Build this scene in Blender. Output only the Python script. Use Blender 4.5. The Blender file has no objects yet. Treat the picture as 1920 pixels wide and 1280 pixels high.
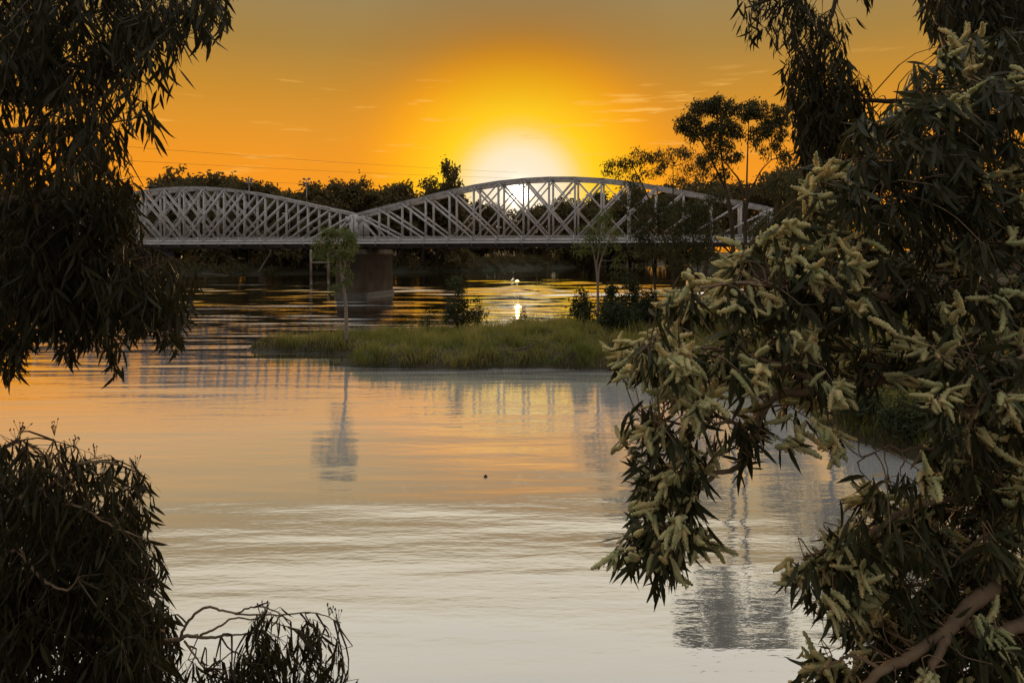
import bpy, math, random
import numpy as np
from mathutils import Matrix, Vector

random.seed(7)
RNG = np.random.default_rng(11)
SC = bpy.context.scene
COL = SC.collection
rad = math.radians

# ------------------------------------------------------------------ camera
HC = 7.5                 # eye above the river
F = 1280.0               # focal length in pixels of the 1920 wide photograph
HY = 476.0               # horizon row
cam_d = bpy.data.cameras.new('camera')
cam_d.sensor_width = 36.0
cam_d.lens = 24.0
cam_d.shift_y = -(640.0 - HY) / 1920.0
cam_d.clip_start = 0.1
cam_d.clip_end = 6000
cam = bpy.data.objects.new('camera', cam_d)
COL.objects.link(cam)
cam.location = (0, 0, HC)
cam.rotation_euler = (rad(90), 0, 0)
SC.camera = cam


def at(x, y, Y):
    """a point of the place: seen at column x, row y of the photograph, Y metres ahead"""
    return np.array([(x - 960.0) * Y / F, Y, HC - (y - HY) * Y / F])


# ------------------------------------------------------------------ sky and sun
SUN = Vector((12 / F, 1.0, 114 / F)).normalized()
SUN_EL = math.asin(SUN.z)
world = bpy.data.worlds.new('World')
SC.world = world
world.use_nodes = True
wt = world.node_tree
wt.nodes.clear()


def wn(t, **kw):
    n = wt.nodes.new(t)
    for k, v in kw.items():
        setattr(n, k, v)
    return n


def wmath(op, a, b=None, c=None, clamp=False):
    n = wn('ShaderNodeMath', operation=op, use_clamp=clamp)
    for i, v in enumerate((a, b, c)):
        if v is None:
            continue
        if isinstance(v, (int, float)):
            n.inputs[i].default_value = v
        else:
            wt.links.new(v, n.inputs[i])
    return n.outputs[0]


def wramp(fac, stops, interp='LINEAR'):
    n = wn('ShaderNodeValToRGB')
    n.color_ramp.interpolation = interp
    el = n.color_ramp.elements
    while len(el) < len(stops):
        el.new(0.5)
    for e, (p, c) in zip(el, stops):
        e.position = p
        e.color = (*c, 1) if len(c) == 3 else c
    wt.links.new(fac, n.inputs[0])
    return n.outputs[0]


def wmix(fac, a, b, blend='MIX'):
    n = wn('ShaderNodeMix', data_type='RGBA', blend_type=blend)
    for i, v in ((0, fac), (6, a), (7, b)):
        if isinstance(v, (int, float)):
            n.inputs[i].default_value = v
        elif isinstance(v, tuple):
            n.inputs[i].default_value = (*v, 1)
        else:
            wt.links.new(v, n.inputs[i])
    return n.outputs[2]


tc = wn('ShaderNodeTexCoord')
nrm = wn('ShaderNodeVectorMath', operation='NORMALIZE')
wt.links.new(tc.outputs['Generated'], nrm.inputs[0])
sep = wn('ShaderNodeSeparateXYZ')
wt.links.new(nrm.outputs[0], sep.inputs[0])
dot = wn('ShaderNodeVectorMath', operation='DOT_PRODUCT')
dot.inputs[1].default_value = SUN
wt.links.new(nrm.outputs[0], dot.inputs[0])
ang = wmath('MULTIPLY', wmath('ARCCOSINE', wmath('MINIMUM', dot.outputs['Value'], 1.0)), 1 / rad(90))   # 0..1 over 90 deg
elev = wmath('MULTIPLY', wmath('ARCSINE', wmath('MAXIMUM', sep.outputs[2], 0.0)), 1 / rad(90))
D9 = 1 / 90.0
base_west = wramp(elev, [(0, (1.0, .33, .010)), (7 * D9, (.90, .305, .013)), (10 * D9, (.75, .296, .021)), (13 * D9, (.578, .262, .026)), (16.5 * D9, (.395, .225, .050)),
                         (20.5 * D9, (.32, .225, .095)), (24 * D9, (.88, .76, .55)), (29 * D9, (1.12, 1.02, .83)), (37 * D9, (1.15, 1.09, .98)), (50 * D9, (1.0, 1.0, .98)), (1, (.74, .78, .84))])
base_east = wramp(elev, [(0, (.34, .28, .26)), (10 * D9, (.40, .35, .32)), (25 * D9, (.42, .395, .37)),
                         (45 * D9, (.52, .52, .51)), (1, (.72, .76, .82))])
west = wramp(wmath('MULTIPLY_ADD', sep.outputs[1], 0.5, 0.5), [(0.35, (0, 0, 0)), (0.85, (1, 1, 1))], 'EASE')
sky = wmix(west, base_east, base_west)
glow = wramp(ang, [(0, (.92, .83, .66)), (1.7 * D9, (.90, .81, .64)), (3.5 * D9, (.92, .78, .52)), (4.6 * D9, (.95, .70, .28)), (5.6 * D9, (.98, .62, .06)), (6.6 * D9, (1.0, .60, .002)),
                   (8.6 * D9, (1.0, .49, 0)), (11 * D9, (.98, .38, 0)), (14 * D9, (.85, .30, .004)), (17 * D9, (.7, .27, .01))])
veil = wramp(elev, [(9 * D9, (1, 1, 1)), (12 * D9, (.93,) * 3), (15 * D9, (.73,) * 3), (18 * D9, (.50,) * 3), (20.5 * D9, (.36,) * 3)])
glow = wmix(1.0, glow, veil, 'MULTIPLY')
gw = wramp(ang, [(0, (1, 1, 1)), (9.5 * D9, (1, 1, 1)), (11.4 * D9, (.86,) * 3), (14 * D9, (.36,) * 3), (19 * D9, (0, 0, 0))])
sky = wmix(gw, sky, glow)
# thin golden streaks of cloud low in the sky
mp = wn('ShaderNodeMapping')
mp.inputs['Scale'].default_value = (9, 9, 95)
wt.links.new(nrm.outputs[0], mp.inputs[0])
nz = wn('ShaderNodeTexNoise')
nz.inputs['Scale'].default_value = 1.0
nz.inputs['Detail'].default_value = 5
nz.inputs['Roughness'].default_value = .55
wt.links.new(mp.outputs[0], nz.inputs[0])
cl = wramp(nz.outputs[0], [(.60, (0, 0, 0)), (.70, (1, 1, 1))])
band = wramp(elev, [(0, (.5,) * 3), (5 * D9, (.7,) * 3), (12 * D9, (.9,) * 3), (15.5 * D9, (0, 0, 0))])
clf = wmath('MULTIPLY', wmath('MULTIPLY', cl, band), .75)
sky = wmix(clf, sky, (1.0, .52, .10))
# the sun itself
disc = wramp(ang, [(0, (1, 1, 1)), (.55 * D9, (1, 1, 1)), (.75 * D9, (.06,) * 3), (1.3 * D9, (.006,) * 3), (1.9 * D9, (0, 0, 0))])
sky = wmix(1.0, sky, wmix(disc, (0, 0, 0), (26, 21, 13)), 'ADD')
ns = wn('ShaderNodeTexSky', sky_type='NISHITA')
ns.sun_disc = False
ns.sun_elevation = SUN_EL
ns.sun_rotation = math.atan2(SUN.x, SUN.y)
ns.dust_density = 3.0
bg1 = wn('ShaderNodeBackground')
wt.links.new(sky, bg1.inputs[0])
bg1.inputs[1].default_value = 1.0
bg2 = wn('ShaderNodeBackground')
wt.links.new(ns.outputs[0], bg2.inputs[0])
bg2.inputs[1].default_value = 0.0015
ad = wn('ShaderNodeAddShader')
wt.links.new(bg1.outputs[0], ad.inputs[0])
wt.links.new(bg2.outputs[0], ad.inputs[1])
wo = wn('ShaderNodeOutputWorld')
wt.links.new(ad.outputs[0], wo.inputs[0])

sun_d = bpy.data.lights.new('sun', 'SUN')
sun_d.energy = 2.0
sun_d.angle = rad(.6)
sun_d.color = (1.0, .58, .22)
sun_o = bpy.data.objects.new('sun', sun_d)
COL.objects.link(sun_o)
sun_o.rotation_euler = SUN.to_track_quat('Z', 'Y').to_euler()
sun_o.location = (0, 50, 60)

vs = SC.view_settings
vs.view_transform = 'Standard'
vs.look = 'None'
vs.exposure = 0
vs.gamma = 1
SC.cycles.use_denoising = True
SC.cycles.max_bounces = 6
SC.cycles.transparent_max_bounces = 8
SC.cycles.sample_clamp_indirect = 4
SC.cycles.caustics_reflective = False


# ------------------------------------------------------------------ materials
def mat(name, base, rough=.7, var=None, vscale=3.0, spec=.3, trans=0.0, bump=None, metal=0.0, detail=4, place=False, edges=(.32, .68)):
    m = bpy.data.materials.new(name)
    m.use_nodes = True
    t = m.node_tree
    b = t.nodes['Principled BSDF']
    b.inputs['Roughness'].default_value = rough
    b.inputs['Specular IOR Level'].default_value = spec
    b.inputs['Metallic'].default_value = metal
    b.inputs['Base Color'].default_value = (*base, 1)
    tcn = t.nodes.new('ShaderNodeTexCoord')
    if var:
        n = t.nodes.new('ShaderNodeTexNoise')
        n.inputs['Scale'].default_value = vscale
        n.inputs['Detail'].default_value = detail
        if place:
            gn = t.nodes.new('ShaderNodeNewGeometry')
            t.links.new(gn.outputs['Position'], n.inputs['Vector'])
        else:
            t.links.new(tcn.outputs['Object'], n.inputs['Vector'])
        r = t.nodes.new('ShaderNodeValToRGB')
        r.color_ramp.elements[0].position = edges[0]
        r.color_ramp.elements[1].position = edges[1]
        r.color_ramp.elements[0].color = (*base, 1)
        r.color_ramp.elements[1].color = (*var, 1)
        t.links.new(n.outputs[0], r.inputs[0])
        t.links.new(r.outputs[0], b.inputs['Base Color'])
    if bump:
        n2 = t.nodes.new('ShaderNodeTexNoise')
        n2.inputs['Scale'].default_value = bump[0]
        n2.inputs['Detail'].default_value = 6
        t.links.new(tcn.outputs['Object'], n2.inputs['Vector'])
        bp = t.nodes.new('ShaderNodeBump')
        bp.inputs['Distance'].default_value = bump[1]
        bp.inputs['Strength'].default_value = .8
        t.links.new(n2.outputs[0], bp.inputs['Height'])
        t.links.new(bp.outputs[0], b.inputs['Normal'])
    if trans > 0:
        tr = t.nodes.new('ShaderNodeBsdfTranslucent')
        src = b.inputs['Base Color']
        if src.is_linked:
            t.links.new(src.links[0].from_socket, tr.inputs[0])
        else:
            tr.inputs[0].default_value = (*base, 1)
        mx = t.nodes.new('ShaderNodeMixShader')
        mx.inputs[0].default_value = trans
        t.links.new(b.outputs[0], mx.inputs[1])
        t.links.new(tr.outputs[0], mx.inputs[2])
        t.links.new(mx.outputs[0], t.nodes['Material Output'].inputs[0])
    return m


M = {}
M['paint'] = mat('bridge_paint', (.58, .555, .55), .55, (.36, .32, .295), 1.7, .3, bump=(9, .004), detail=9, edges=(.40, .72))
M['rail_paint'] = mat('railing_paint', (.66, .64, .64), .55, (.52, .50, .49), 2.0)
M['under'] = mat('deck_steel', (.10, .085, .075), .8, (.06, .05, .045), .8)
M['asphalt'] = mat('deck_asphalt', (.05, .05, .05), .9, (.07, .07, .065), 2)
M['concrete'] = mat('pier_concrete', (.115, .088, .062), .9, (.065, .050, .036), .55, .2, bump=(2.5, .03))
M['wet'] = mat('tide_stained_concrete', (.035, .028, .02), .6, (.06, .05, .034), 1.2, .4, bump=(3, .03))
M['soil'] = mat('bank_soil', (.085, .068, .045), .95, (.045, .042, .026), .5, .1, bump=(1.5, .08))
M['farsoil'] = mat('far_bank_soil', (.07, .055, .04), .95, (.035, .04, .02), .12, .1)
M['grass'] = mat('grass', (.17, .20, .040), .8, (.40, .33, .10), .55, .15, .45)
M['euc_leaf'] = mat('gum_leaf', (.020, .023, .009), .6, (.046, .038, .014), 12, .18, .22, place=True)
M['euc_leaf2'] = mat('gum_leaf_mid', (.050, .055, .020), .6, (.085, .078, .03), 1.2, .2, .25)
M['pale_leaf'] = mat('sapling_leaf', (.15, .18, .05), .6, (.10, .13, .04), 1.2, .2, .3)
M['far_leaf'] = mat('far_leaf', (.10, .083, .034), .8, (.15, .112, .05), .12, .1, .35)
M['shrub_leaf'] = mat('shrub_leaf', (.06, .072, .03), .6, (.04, .05, .02), 1.2, .2, .25)
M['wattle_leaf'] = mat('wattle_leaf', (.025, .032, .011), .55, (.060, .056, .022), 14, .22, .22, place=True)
M['catkin'] = mat('wattle_blossom', (.86, .72, .38), .9, (.55, .56, .29), 11, .1, .38, place=True, edges=(.36, .60))
M['bark'] = mat('dark_bark', (.10, .075, .05), .9, (.06, .045, .03), 8, .1, bump=(30, .004))
M['pale_bark'] = mat('pale_bark', (.34, .28, .22), .85, (.22, .17, .13), 7, .15, bump=(25, .003))
M['limb_bark'] = mat('wattle_bark', (.26, .18, .11), .85, (.15, .10, .065), 9, .15, bump=(35, .004))
M['deadwood'] = mat('driftwood', (.16, .125, .095), .9, (.09, .07, .05), 6, .1)
M['timber'] = mat('old_timber', (.30, .25, .2), .9, (.2, .16, .12), 5, .1)
M['steel'] = mat('galvanised_steel', (.25, .25, .25), .5, metal=.6)
M['lamp_white'] = mat('lamp_housing', (.7, .7, .7), .4)
M['wire'] = mat('power_cable', (.05, .04, .04), .6)
M['shedwall'] = mat('shed_wall', (.46, .47, .50), .6, (.40, .41, .44), 2)
M['shedroof'] = mat('shed_roof', (.35, .36, .38), .5)


def water_material():
    m = bpy.data.materials.new('river_water')
    m.use_nodes = True
    t = m.node_tree
    t.nodes.clear()
    tcn = t.nodes.new('ShaderNodeTexCoord')

    def layer(sx, sy, rot, detail, rough=.5):
        mp = t.nodes.new('ShaderNodeMapping')
        mp.inputs['Scale'].default_value = (sx, sy, 1)
        mp.inputs['Rotation'].default_value = (0, 0, rad(rot))
        t.links.new(tcn.outputs['Object'], mp.inputs[0])
        n = t.nodes.new('ShaderNodeTexNoise')
        n.inputs['Scale'].default_value = 1
        n.inputs['Detail'].default_value = detail
        n.inputs['Roughness'].default_value = rough
        t.links.new(mp.outputs[0], n.inputs['Vector'])
        return n.outputs[0]

    def ma(op, a, b):
        n = t.nodes.new('ShaderNodeMath')
        n.operation = op
        for i, v in enumerate((a, b)):
            if isinstance(v, (int, float)):
                n.inputs[i].default_value = v
            else:
                t.links.new(v, n.inputs[i])
        return n.outputs[0]
    swell = layer(.16, .95, 4, 2)
    ripple = layer(.9, 3.2, -6, 3)
    fine = layer(3.5, 9, 9, 2)
    patch = layer(.012, .05, 0, 2)          # patches of wind on the river
    pr = t.nodes.new('ShaderNodeValToRGB')
    pr.color_ramp.elements[0].position = .42
    pr.color_ramp.elements[1].position = .62
    pr.color_ramp.elements[0].color = (.35,) * 3 + (1,)
    t.links.new(patch, pr.inputs[0])
    h = ma('ADD', ma('MULTIPLY', swell, .022), ma('MULTIPLY', ripple, .0095))
    h = ma('MULTIPLY', h, pr.outputs[0])
    h = ma('ADD', h, ma('MULTIPLY', fine, .0020))
    bp = t.nodes.new('ShaderNodeBump')
    bp.inputs['Distance'].default_value = 1.0
    bp.inputs['Strength'].default_value = 1.0
    t.links.new(h, bp.inputs['Height'])
    gl = t.nodes.new('ShaderNodeBsdfGlossy')
    gl.inputs['Roughness'].default_value = .03
    gl.inputs['Color'].default_value = (.97, .97, .97, 1)
    df = t.nodes.new('ShaderNodeBsdfDiffuse')
    df.inputs['Color'].default_value = (.15, .145, .125, 1)
    t.links.new(bp.outputs[0], gl.inputs['Normal'])
    fr = t.nodes.new('ShaderNodeFresnel')
    fr.inputs['IOR'].default_value = 1.33
    mrange = t.nodes.new('ShaderNodeValToRGB')
    el = mrange.color_ramp.elements
    while len(el) < 6:
        el.new(.5)
    for e, (p, v) in zip(el, ((.04, .90), (.11, .88), (.17, .82), (.24, .76), (.32, .84), (.41, 1.0))):
        e.position = p
        e.color = (v, v, v, 1)
    t.links.new(fr.outputs[0], mrange.inputs[0])
    gr = t.nodes.new('ShaderNodeBsdfGlossy')          # wavelets too small to model
    gr.inputs['Roughness'].default_value = .75
    gr.inputs['Color'].default_value = (.97, .97, .97, 1)
    mx = t.nodes.new('ShaderNodeMixShader')
    t.links.new(mrange.outputs[0], mx.inputs[0])
    t.links.new(gr.outputs[0], mx.inputs[1])
    t.links.new(gl.outputs[0], mx.inputs[2])
    m2 = t.nodes.new('ShaderNodeMapRange')             # steeper looks see into the silty water
    m2.inputs['From Min'].default_value = .03
    m2.inputs['From Max'].default_value = .17
    m2.inputs['To Min'].default_value = .36
    m2.inputs['To Max'].default_value = 1.0
    t.links.new(fr.outputs[0], m2.inputs[0])
    m3 = t.nodes.new('ShaderNodeMixShader')
    t.links.new(m2.outputs[0], m3.inputs[0])
    t.links.new(df.outputs[0], m3.inputs[1])
    t.links.new(mx.outputs[0], m3.inputs[2])
    mx = m3
    o = t.nodes.new('ShaderNodeOutputMaterial')
    t.links.new(mx.outputs[0], o.inputs[0])
    return m


M['water'] = water_material()


# ------------------------------------------------------------------ mesh helpers
def mesh_np(name, V, Fc, material, smooth=False):
    """V (n,3); Fc an (m,k) index array or a list of such arrays"""
    V = np.asarray(V, dtype=np.float32)
    if not isinstance(Fc, (list, tuple)):
        Fc = [Fc]
    Fc = [np.asarray(f, dtype=np.int32) for f in Fc if len(f)]
    me = bpy.data.meshes.new(name)
    me.vertices.add(len(V))
    me.vertices.foreach_set('co', V.ravel())
    idx = np.concatenate([f.ravel() for f in Fc])
    tot = np.concatenate([np.full(len(f), f.shape[1], dtype=np.int32) for f in Fc])
    st = np.concatenate([[0], np.cumsum(tot)[:-1]]).astype(np.int32)
    me.loops.add(len(idx))
    me.loops.foreach_set('vertex_index', idx)
    me.polygons.add(len(tot))
    me.polygons.foreach_set('loop_start', st)
    me.polygons.foreach_set('loop_total', tot)
    if smooth:
        me.polygons.foreach_set('use_smooth', np.ones(len(tot), dtype=bool))
    me.materials.append(material)
    me.update(calc_edges=True)
    return me


def link(name, me, parent=None, loc=None, kind=None):
    o = bpy.data.objects.new(name, me)
    COL.objects.link(o)
    if parent is not None:
        o.parent = parent
    if loc is not None:
        o.location = loc
    if kind:
        o['kind'] = kind
    return o


def thing(name, label, cat, loc=(0, 0, 0), rz=0.0, group=None):
    o = bpy.data.objects.new(name, None)
    COL.objects.link(o)
    o.location = loc
    o.rotation_euler = (0, 0, rz)
    return tag(o, label, cat, group)


def tag(o, label, cat, group=None):
    o['label'] = label
    o['category'] = cat
    if group:
        o['group'] = group
    return o


class MB:
    """collects boxes, beams and tubes into one mesh"""

    def __init__(s):
        s.V, s.Q, s.T, s.n = [], [], [], 0

    def add(s, V, Q=None, T=None):
        V = np.asarray(V, float)
        s.V.append(V)
        if Q is not None and len(Q):
            s.Q.append(np.asarray(Q, int) + s.n)
        if T is not None and len(T):
            s.T.append(np.asarray(T, int) + s.n)
        s.n += len(V)
        return s

    def box(s, a, b):
        x0, y0, z0 = a
        x1, y1, z1 = b
        V = [(x0, y0, z0), (x1, y0, z0), (x1, y1, z0), (x0, y1, z0), (x0, y0, z1), (x1, y0, z1), (x1, y1, z1), (x0, y1, z1)]
        return s.add(V, BOXF)

    def beam(s, p, q, w, h, up=(0, 1, 0)):
        """box from p to q; h across `up`, w across the other way"""
        p, q, up = np.array(p, float), np.array(q, float), np.array(up, float)
        d = q - p
        d /= np.linalg.norm(d)
        a = np.cross(d, up)
        if np.linalg.norm(a) < 1e-6:
            a = np.cross(d, (1, 0, 0))
        a /= np.linalg.norm(a)
        b = np.cross(a, d)
        V = []
        for c in (p, q):
            for i, j in ((-1, -1), (1, -1), (1, 1), (-1, 1)):
                V.append(c + a * w / 2 * i + b * h / 2 * j)
        return s.add(V, BOXF)

    def tube(s, P, R, k=6, cap=True):
        P = np.asarray(P, float)
        n = len(P)
        R = np.broadcast_to(np.asarray(R, float), (n,))
        T = np.gradient(P, axis=0)
        T /= np.linalg.norm(T, axis=1)[:, None] + 1e-9
        ref = np.array((.31, .17, .93)) if abs(T[:, 2]).mean() < .8 else np.array((.93, .31, .1))
        A = np.cross(T, ref)
        A /= np.linalg.norm(A, axis=1)[:, None] + 1e-9
        B = np.cross(T, A)
        th = np.arange(k) * 2 * math.pi / k
        V = P[:, None] + R[:, None, None] * (A[:, None] * np.cos(th)[None, :, None] + B[:, None] * np.sin(th)[None, :, None])
        V = V.reshape(-1, 3)
        i = np.arange(n - 1)[:, None] * k
        j = np.arange(k)[None]
        j2 = (j + 1) % k
        Q = np.stack([i + j, i + j2, i + k + j2, i + k + j], -1).reshape(-1, 4)
        T3 = None
        if cap:
            V = np.vstack([V, P[0], P[-1]])
            c0, c1 = n * k, n * k + 1
            a = np.arange(k)
            b = (a + 1) % k
            T3 = np.vstack([np.stack([b, a, np.full(k, c0)], 1), np.stack([a + (n - 1) * k, b + (n - 1) * k, np.full(k, c1)], 1)])
        return s.add(V, Q, T3)

    def mesh(s, name, material, smooth=False):
        fs = []
        if s.Q:
            fs.append(np.vstack(s.Q))
        if s.T:
            fs.append(np.vstack(s.T))
        return mesh_np(name, np.vstack(s.V), fs, material, smooth)

    def build(s, name, material, parent=None, smooth=False, kind=None, loc=None):
        return link(name, s.mesh(name, material, smooth), parent, loc, kind)


BOXF = [(0, 3, 2, 1), (4, 5, 6, 7), (0, 1, 5, 4), (1, 2, 6, 5), (2, 3, 7, 6), (3, 0, 4, 7)]


def spline(P, n):
    """smooth polyline through P"""
    P = np.asarray(P, float)
    m = len(P)
    if m < 3:
        t = np.linspace(0, 1, n)[:, None]
        return P[0] * (1 - t) + P[-1] * t
    Q = np.vstack([2 * P[0] - P[1], P, 2 * P[-1] - P[-2]])
    out = []
    for u in np.linspace(0, m - 1 - 1e-6, n):
        i = int(u)
        f = u - i
        p0, p1, p2, p3 = Q[i:i + 4]
        out.append(.5 * (2 * p1 + (p2 - p0) * f + (2 * p0 - 5 * p1 + 4 * p2 - p3) * f * f + (3 * p1 - p0 - 3 * p2 + p3) * f ** 3))
    return np.array(out)


def in_poly(px, py, poly):
    poly = np.asarray(poly, float)
    c = np.zeros(len(px), bool)
    x0, y0 = poly[-1]
    for x1, y1 in poly:
        hit = ((y1 > py) != (y0 > py)) & (px < (x0 - x1) * (py - y1) / (y0 - y1 + 1e-12) + x1)
        c ^= hit
        x0, y0 = x1, y1
    return c


def poly_dist(X, Y, poly):
    """signed distance, positive inside"""
    X, Y = np.asarray(X, float), np.asarray(Y, float)
    d = np.full(X.shape, 1e9)
    poly = np.asarray(poly, float)
    a = poly[-1]
    for b in poly:
        e = b - a
        t = np.clip(((X - a[0]) * e[0] + (Y - a[1]) * e[1]) / (e @ e), 0, 1)
        d = np.minimum(d, np.hypot(X - a[0] - t * e[0], Y - a[1] - t * e[1]))
        a = b
    s = in_poly(X.ravel(), Y.ravel(), poly).reshape(X.shape)
    return np.where(s, d, -d)


def wobble(X, Y, s):
    return (np.sin(X * s + 1.3 * np.sin(Y * s * .7)) + np.sin(Y * s * 1.3 + 2 + 1.1 * np.sin(X * s * .6)) + np.sin((X + Y) * s * 2.1 + .5) * .5) / 2.5


# ------------------------------------------------------------------ leaves
LT = np.array([0, .22, .22, .5, .5, .78, .78, 1.0])
LS = np.array([0, .75, -.75, 1, -1, .62, -.62, 0])
LF3 = np.array([(0, 2, 1), (5, 6, 7)])
LF4 = np.array([(1, 2, 4, 3), (3, 4, 6, 5)])


def leaf_frames(D, rng):
    """unit side and normal for each leaf direction"""
    D = D / (np.linalg.norm(D, axis=1)[:, None] + 1e-9)
    S = np.cross(D, rng.normal(size=D.shape))
    S /= np.linalg.norm(S, axis=1)[:, None] + 1e-9
    return D, S, np.cross(D, S)


def leaf_verts(O, D, S, N, L, W, curve, bend):
    V = (O[:, None] + D[:, None] * (L[:, None] * LT)[..., None]
         + S[:, None] * (W[:, None] * .5 * LS + (curve * L)[:, None] * LT ** 2)[..., None]
         + N[:, None] * ((bend * L)[:, None] * LT ** 2)[..., None])
    return V.reshape(-1, 3)


def leaf_mesh(name, O, D, L, W, material, rng, curve=.18, bend=.12):
    D, S, N = leaf_frames(D, rng)
    n = len(O)
    V = leaf_verts(O, D, S, N, L, W, rng.normal(0, curve, n), rng.normal(0, bend, n))
    k = np.arange(n)[:, None, None] * 8
    return mesh_np(name, V, [(LF3[None] + k).reshape(-1, 3), (LF4[None] + k).reshape(-1, 4)], material)


UNIT_LEAF = {}


def unit_leaves(key, material, wl):
    """a few leaf shapes of length 1 that single leaves share"""
    if key not in UNIT_LEAF:
        out = []
        for c, b in ((.16, .10), (-.18, .12), (.05, -.14), (.27, .04), (-.08, .2)):
            V = leaf_verts(np.zeros((1, 3)), np.array([[0, 0, 1.]]), np.array([[1., 0, 0]]), np.array([[0, 1., 0]]),
                           np.array([1.]), np.array([wl]), np.array([c]), np.array([b]))
            out.append(mesh_np('leaf', V, [LF3, LF4], material))
        UNIT_LEAF[key] = out
    return UNIT_LEAF[key]


def to_px(P):
    return 960 + P[:, 0] * F / P[:, 1], HY - (P[:, 2] - HC) * F / P[:, 1]


def place_leaves(root, O, D, L, W, material, key, rng, parts=300, wl=.13):
    """the leaves nearest the eye as single parts, the rest as one mass"""
    x, y = to_px(O + D * L[:, None] * .5)
    inside = (x > 0) & (x < 1920) & (y > 0) & (y < 1280)
    # nearest leaf of each small cell of the view shows best
    cell = (x // 14).astype(int) * 1000 + (y // 22).astype(int)
    order = np.argsort(O[:, 1])
    seen, pick = set(), []
    for i in order:
        if inside[i] and cell[i] not in seen:
            seen.add(cell[i])
            pick.append(i)
    pick = np.array(pick[:], int)
    if len(pick) > parts:
        pick = pick[np.argsort(-L[pick] / O[pick, 1])][:parts]
    rest = np.ones(len(O), bool)
    rest[pick] = False
    ms = unit_leaves(key, material, wl)
    Dn, S, N = leaf_frames(D[pick], rng)
    base = np.array(root.location)
    for q, i in enumerate(pick):
        o = bpy.data.objects.new('leaf', ms[q % 5])
        l = L[i]
        R = np.eye(4)
        R[:3, 0] = S[q] * l
        R[:3, 1] = N[q] * l
        R[:3, 2] = Dn[q] * l
        R[:3, 3] = O[i] - base
        COL.objects.link(o)
        o.parent = root
        o.matrix_basis = Matrix(R.tolist())
    if rest.any():
        me = leaf_mesh('foliage', O[rest] - base, D[rest], L[rest], W[rest], material, rng)
        link('foliage', me, root, kind='stuff')


# ------------------------------------------------------------------ the ground and the river
SPIT = [(-20.8, 53.6), (-18.5, 52.4), (-14, 51.6), (-11, 50.6), (-8, 50), (-2, 52), (4, 57), (4, 62), (-2, 61.5), (-8, 60), (-13, 58), (-18.5, 56.2)]
BANK = [(-12.2, 46.2), (-10.5, 45.0), (-6, 44.7), (-3, 44.2), (1, 44.8), (6, 44.1), (9, 42.4), (12.2, 38), (14.0, 33), (13.2, 28.5), (15, 24),
        (14.5, 18), (12, 13), (9.5, 10.4), (5, 9.6), (-3, 9.7), (-10, 9.3), (-30, 11), (-90, 14), (-90, -60), (140, -60), (140, 160), (56, 160), (48, 108),
        (31, 84), (21, 69), (12, 64), (4, 63), (-2, 60), (-7, 53), (-10.6, 49)]


def ground_z(X, Y):
    X, Y = np.asarray(X, float), np.asarray(Y, float)
    d1 = poly_dist(X, Y, SPIT) + .35 * wobble(X, Y, .9)
    d2 = poly_dist(X, Y, BANK) + .35 * wobble(X, Y, .8)

    def prof(d, top, w):
        return np.where(d > 0, top * (1 - np.exp(-np.maximum(d, 0) / w)), np.maximum(d * .45, -1.6))
    z1 = prof(d1, 1.0, 1.3)
    near = np.clip((16 - Y) / 6, 0, 1)
    flat = prof(d2, 1.35, 1.5) + np.where(d2 > 3, (np.minimum(d2, 30) - 3) * .085, 0)
    steep = np.where(d2 > 0, np.minimum(d2 * .62, 5.7), np.maximum(d2 * .5, -1.6))
    z2 = flat * (1 - near) + steep * near
    z = np.maximum(z1, z2)
    return z + np.where(z > .1, .10 * wobble(X, Y, 2.3) + .13 * wobble(X, Y, .55), 0)


def grid_mesh(name, xs, ys, fz, material):
    X, Y = np.meshgrid(xs, ys)
    V = np.stack([X, Y, fz(X, Y)], -1).reshape(-1, 3)
    nx, ny = len(xs), len(ys)
    i = np.arange(ny - 1)[:, None] * nx + np.arange(nx - 1)[None]
    Q = np.stack([i, i + 1, i + nx + 1, i + nx], -1).reshape(-1, 4)
    return mesh_np(name, V, Q, material, True)


gx = np.concatenate([np.linspace(-90, -28, 32)[:-1], np.linspace(-28, 40, 190)[:-1], np.linspace(40, 140, 50)])
gy = np.concatenate([np.linspace(-60, 0, 30)[:-1], np.linspace(0, 72, 210)[:-1], np.linspace(72, 160, 50)])
ground = link('ground', grid_mesh('ground', gx, gy, ground_z, M['soil']), kind='structure')

FBX = [-900, -400, -200, -110, -70, -30, 5, 45, 90, 200, 900]
FBY = [150, 205, 225, 240, 262, 288, 330, 395, 500, 640, 900]
RBY = [100, 160, 230, 300, 400, 520, 640, 3000]
RBX = [52, 57, 70, 82, 105, 150, 200, 400]


def far_d(X, Y):
    d = (Y - np.interp(X, FBX, FBY)) * .8
    d2 = np.where(Y > 158, (X - np.interp(Y, RBY, RBX)) * .95, -50)
    return np.maximum(d, d2)


def far_z(X, Y):
    d = far_d(X, Y) + 2.0 * wobble(X, Y, .09)
    z = np.where(d > 0, 3.5 * (1 - np.exp(-np.maximum(d, 0) / 7)) + 6.5 * (1 - np.exp(-np.maximum(d, 0) / 60)), np.maximum(d * .25, -1.7))
    return z + np.where(z > .3, .5 * wobble(X, Y, .2), 0)


fx = np.concatenate([np.linspace(-2600, -420, 24)[:-1], np.linspace(-420, 320, 190)[:-1], np.linspace(320, 2600, 24)])
fy = np.concatenate([np.linspace(158.0, 460, 110)[:-1], np.linspace(460, 800, 30)[:-1], np.linspace(800, 4500, 14)])
link('far_bank', grid_mesh('far_bank', fx, fy, far_z, M['farsoil']), kind='structure')



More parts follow.
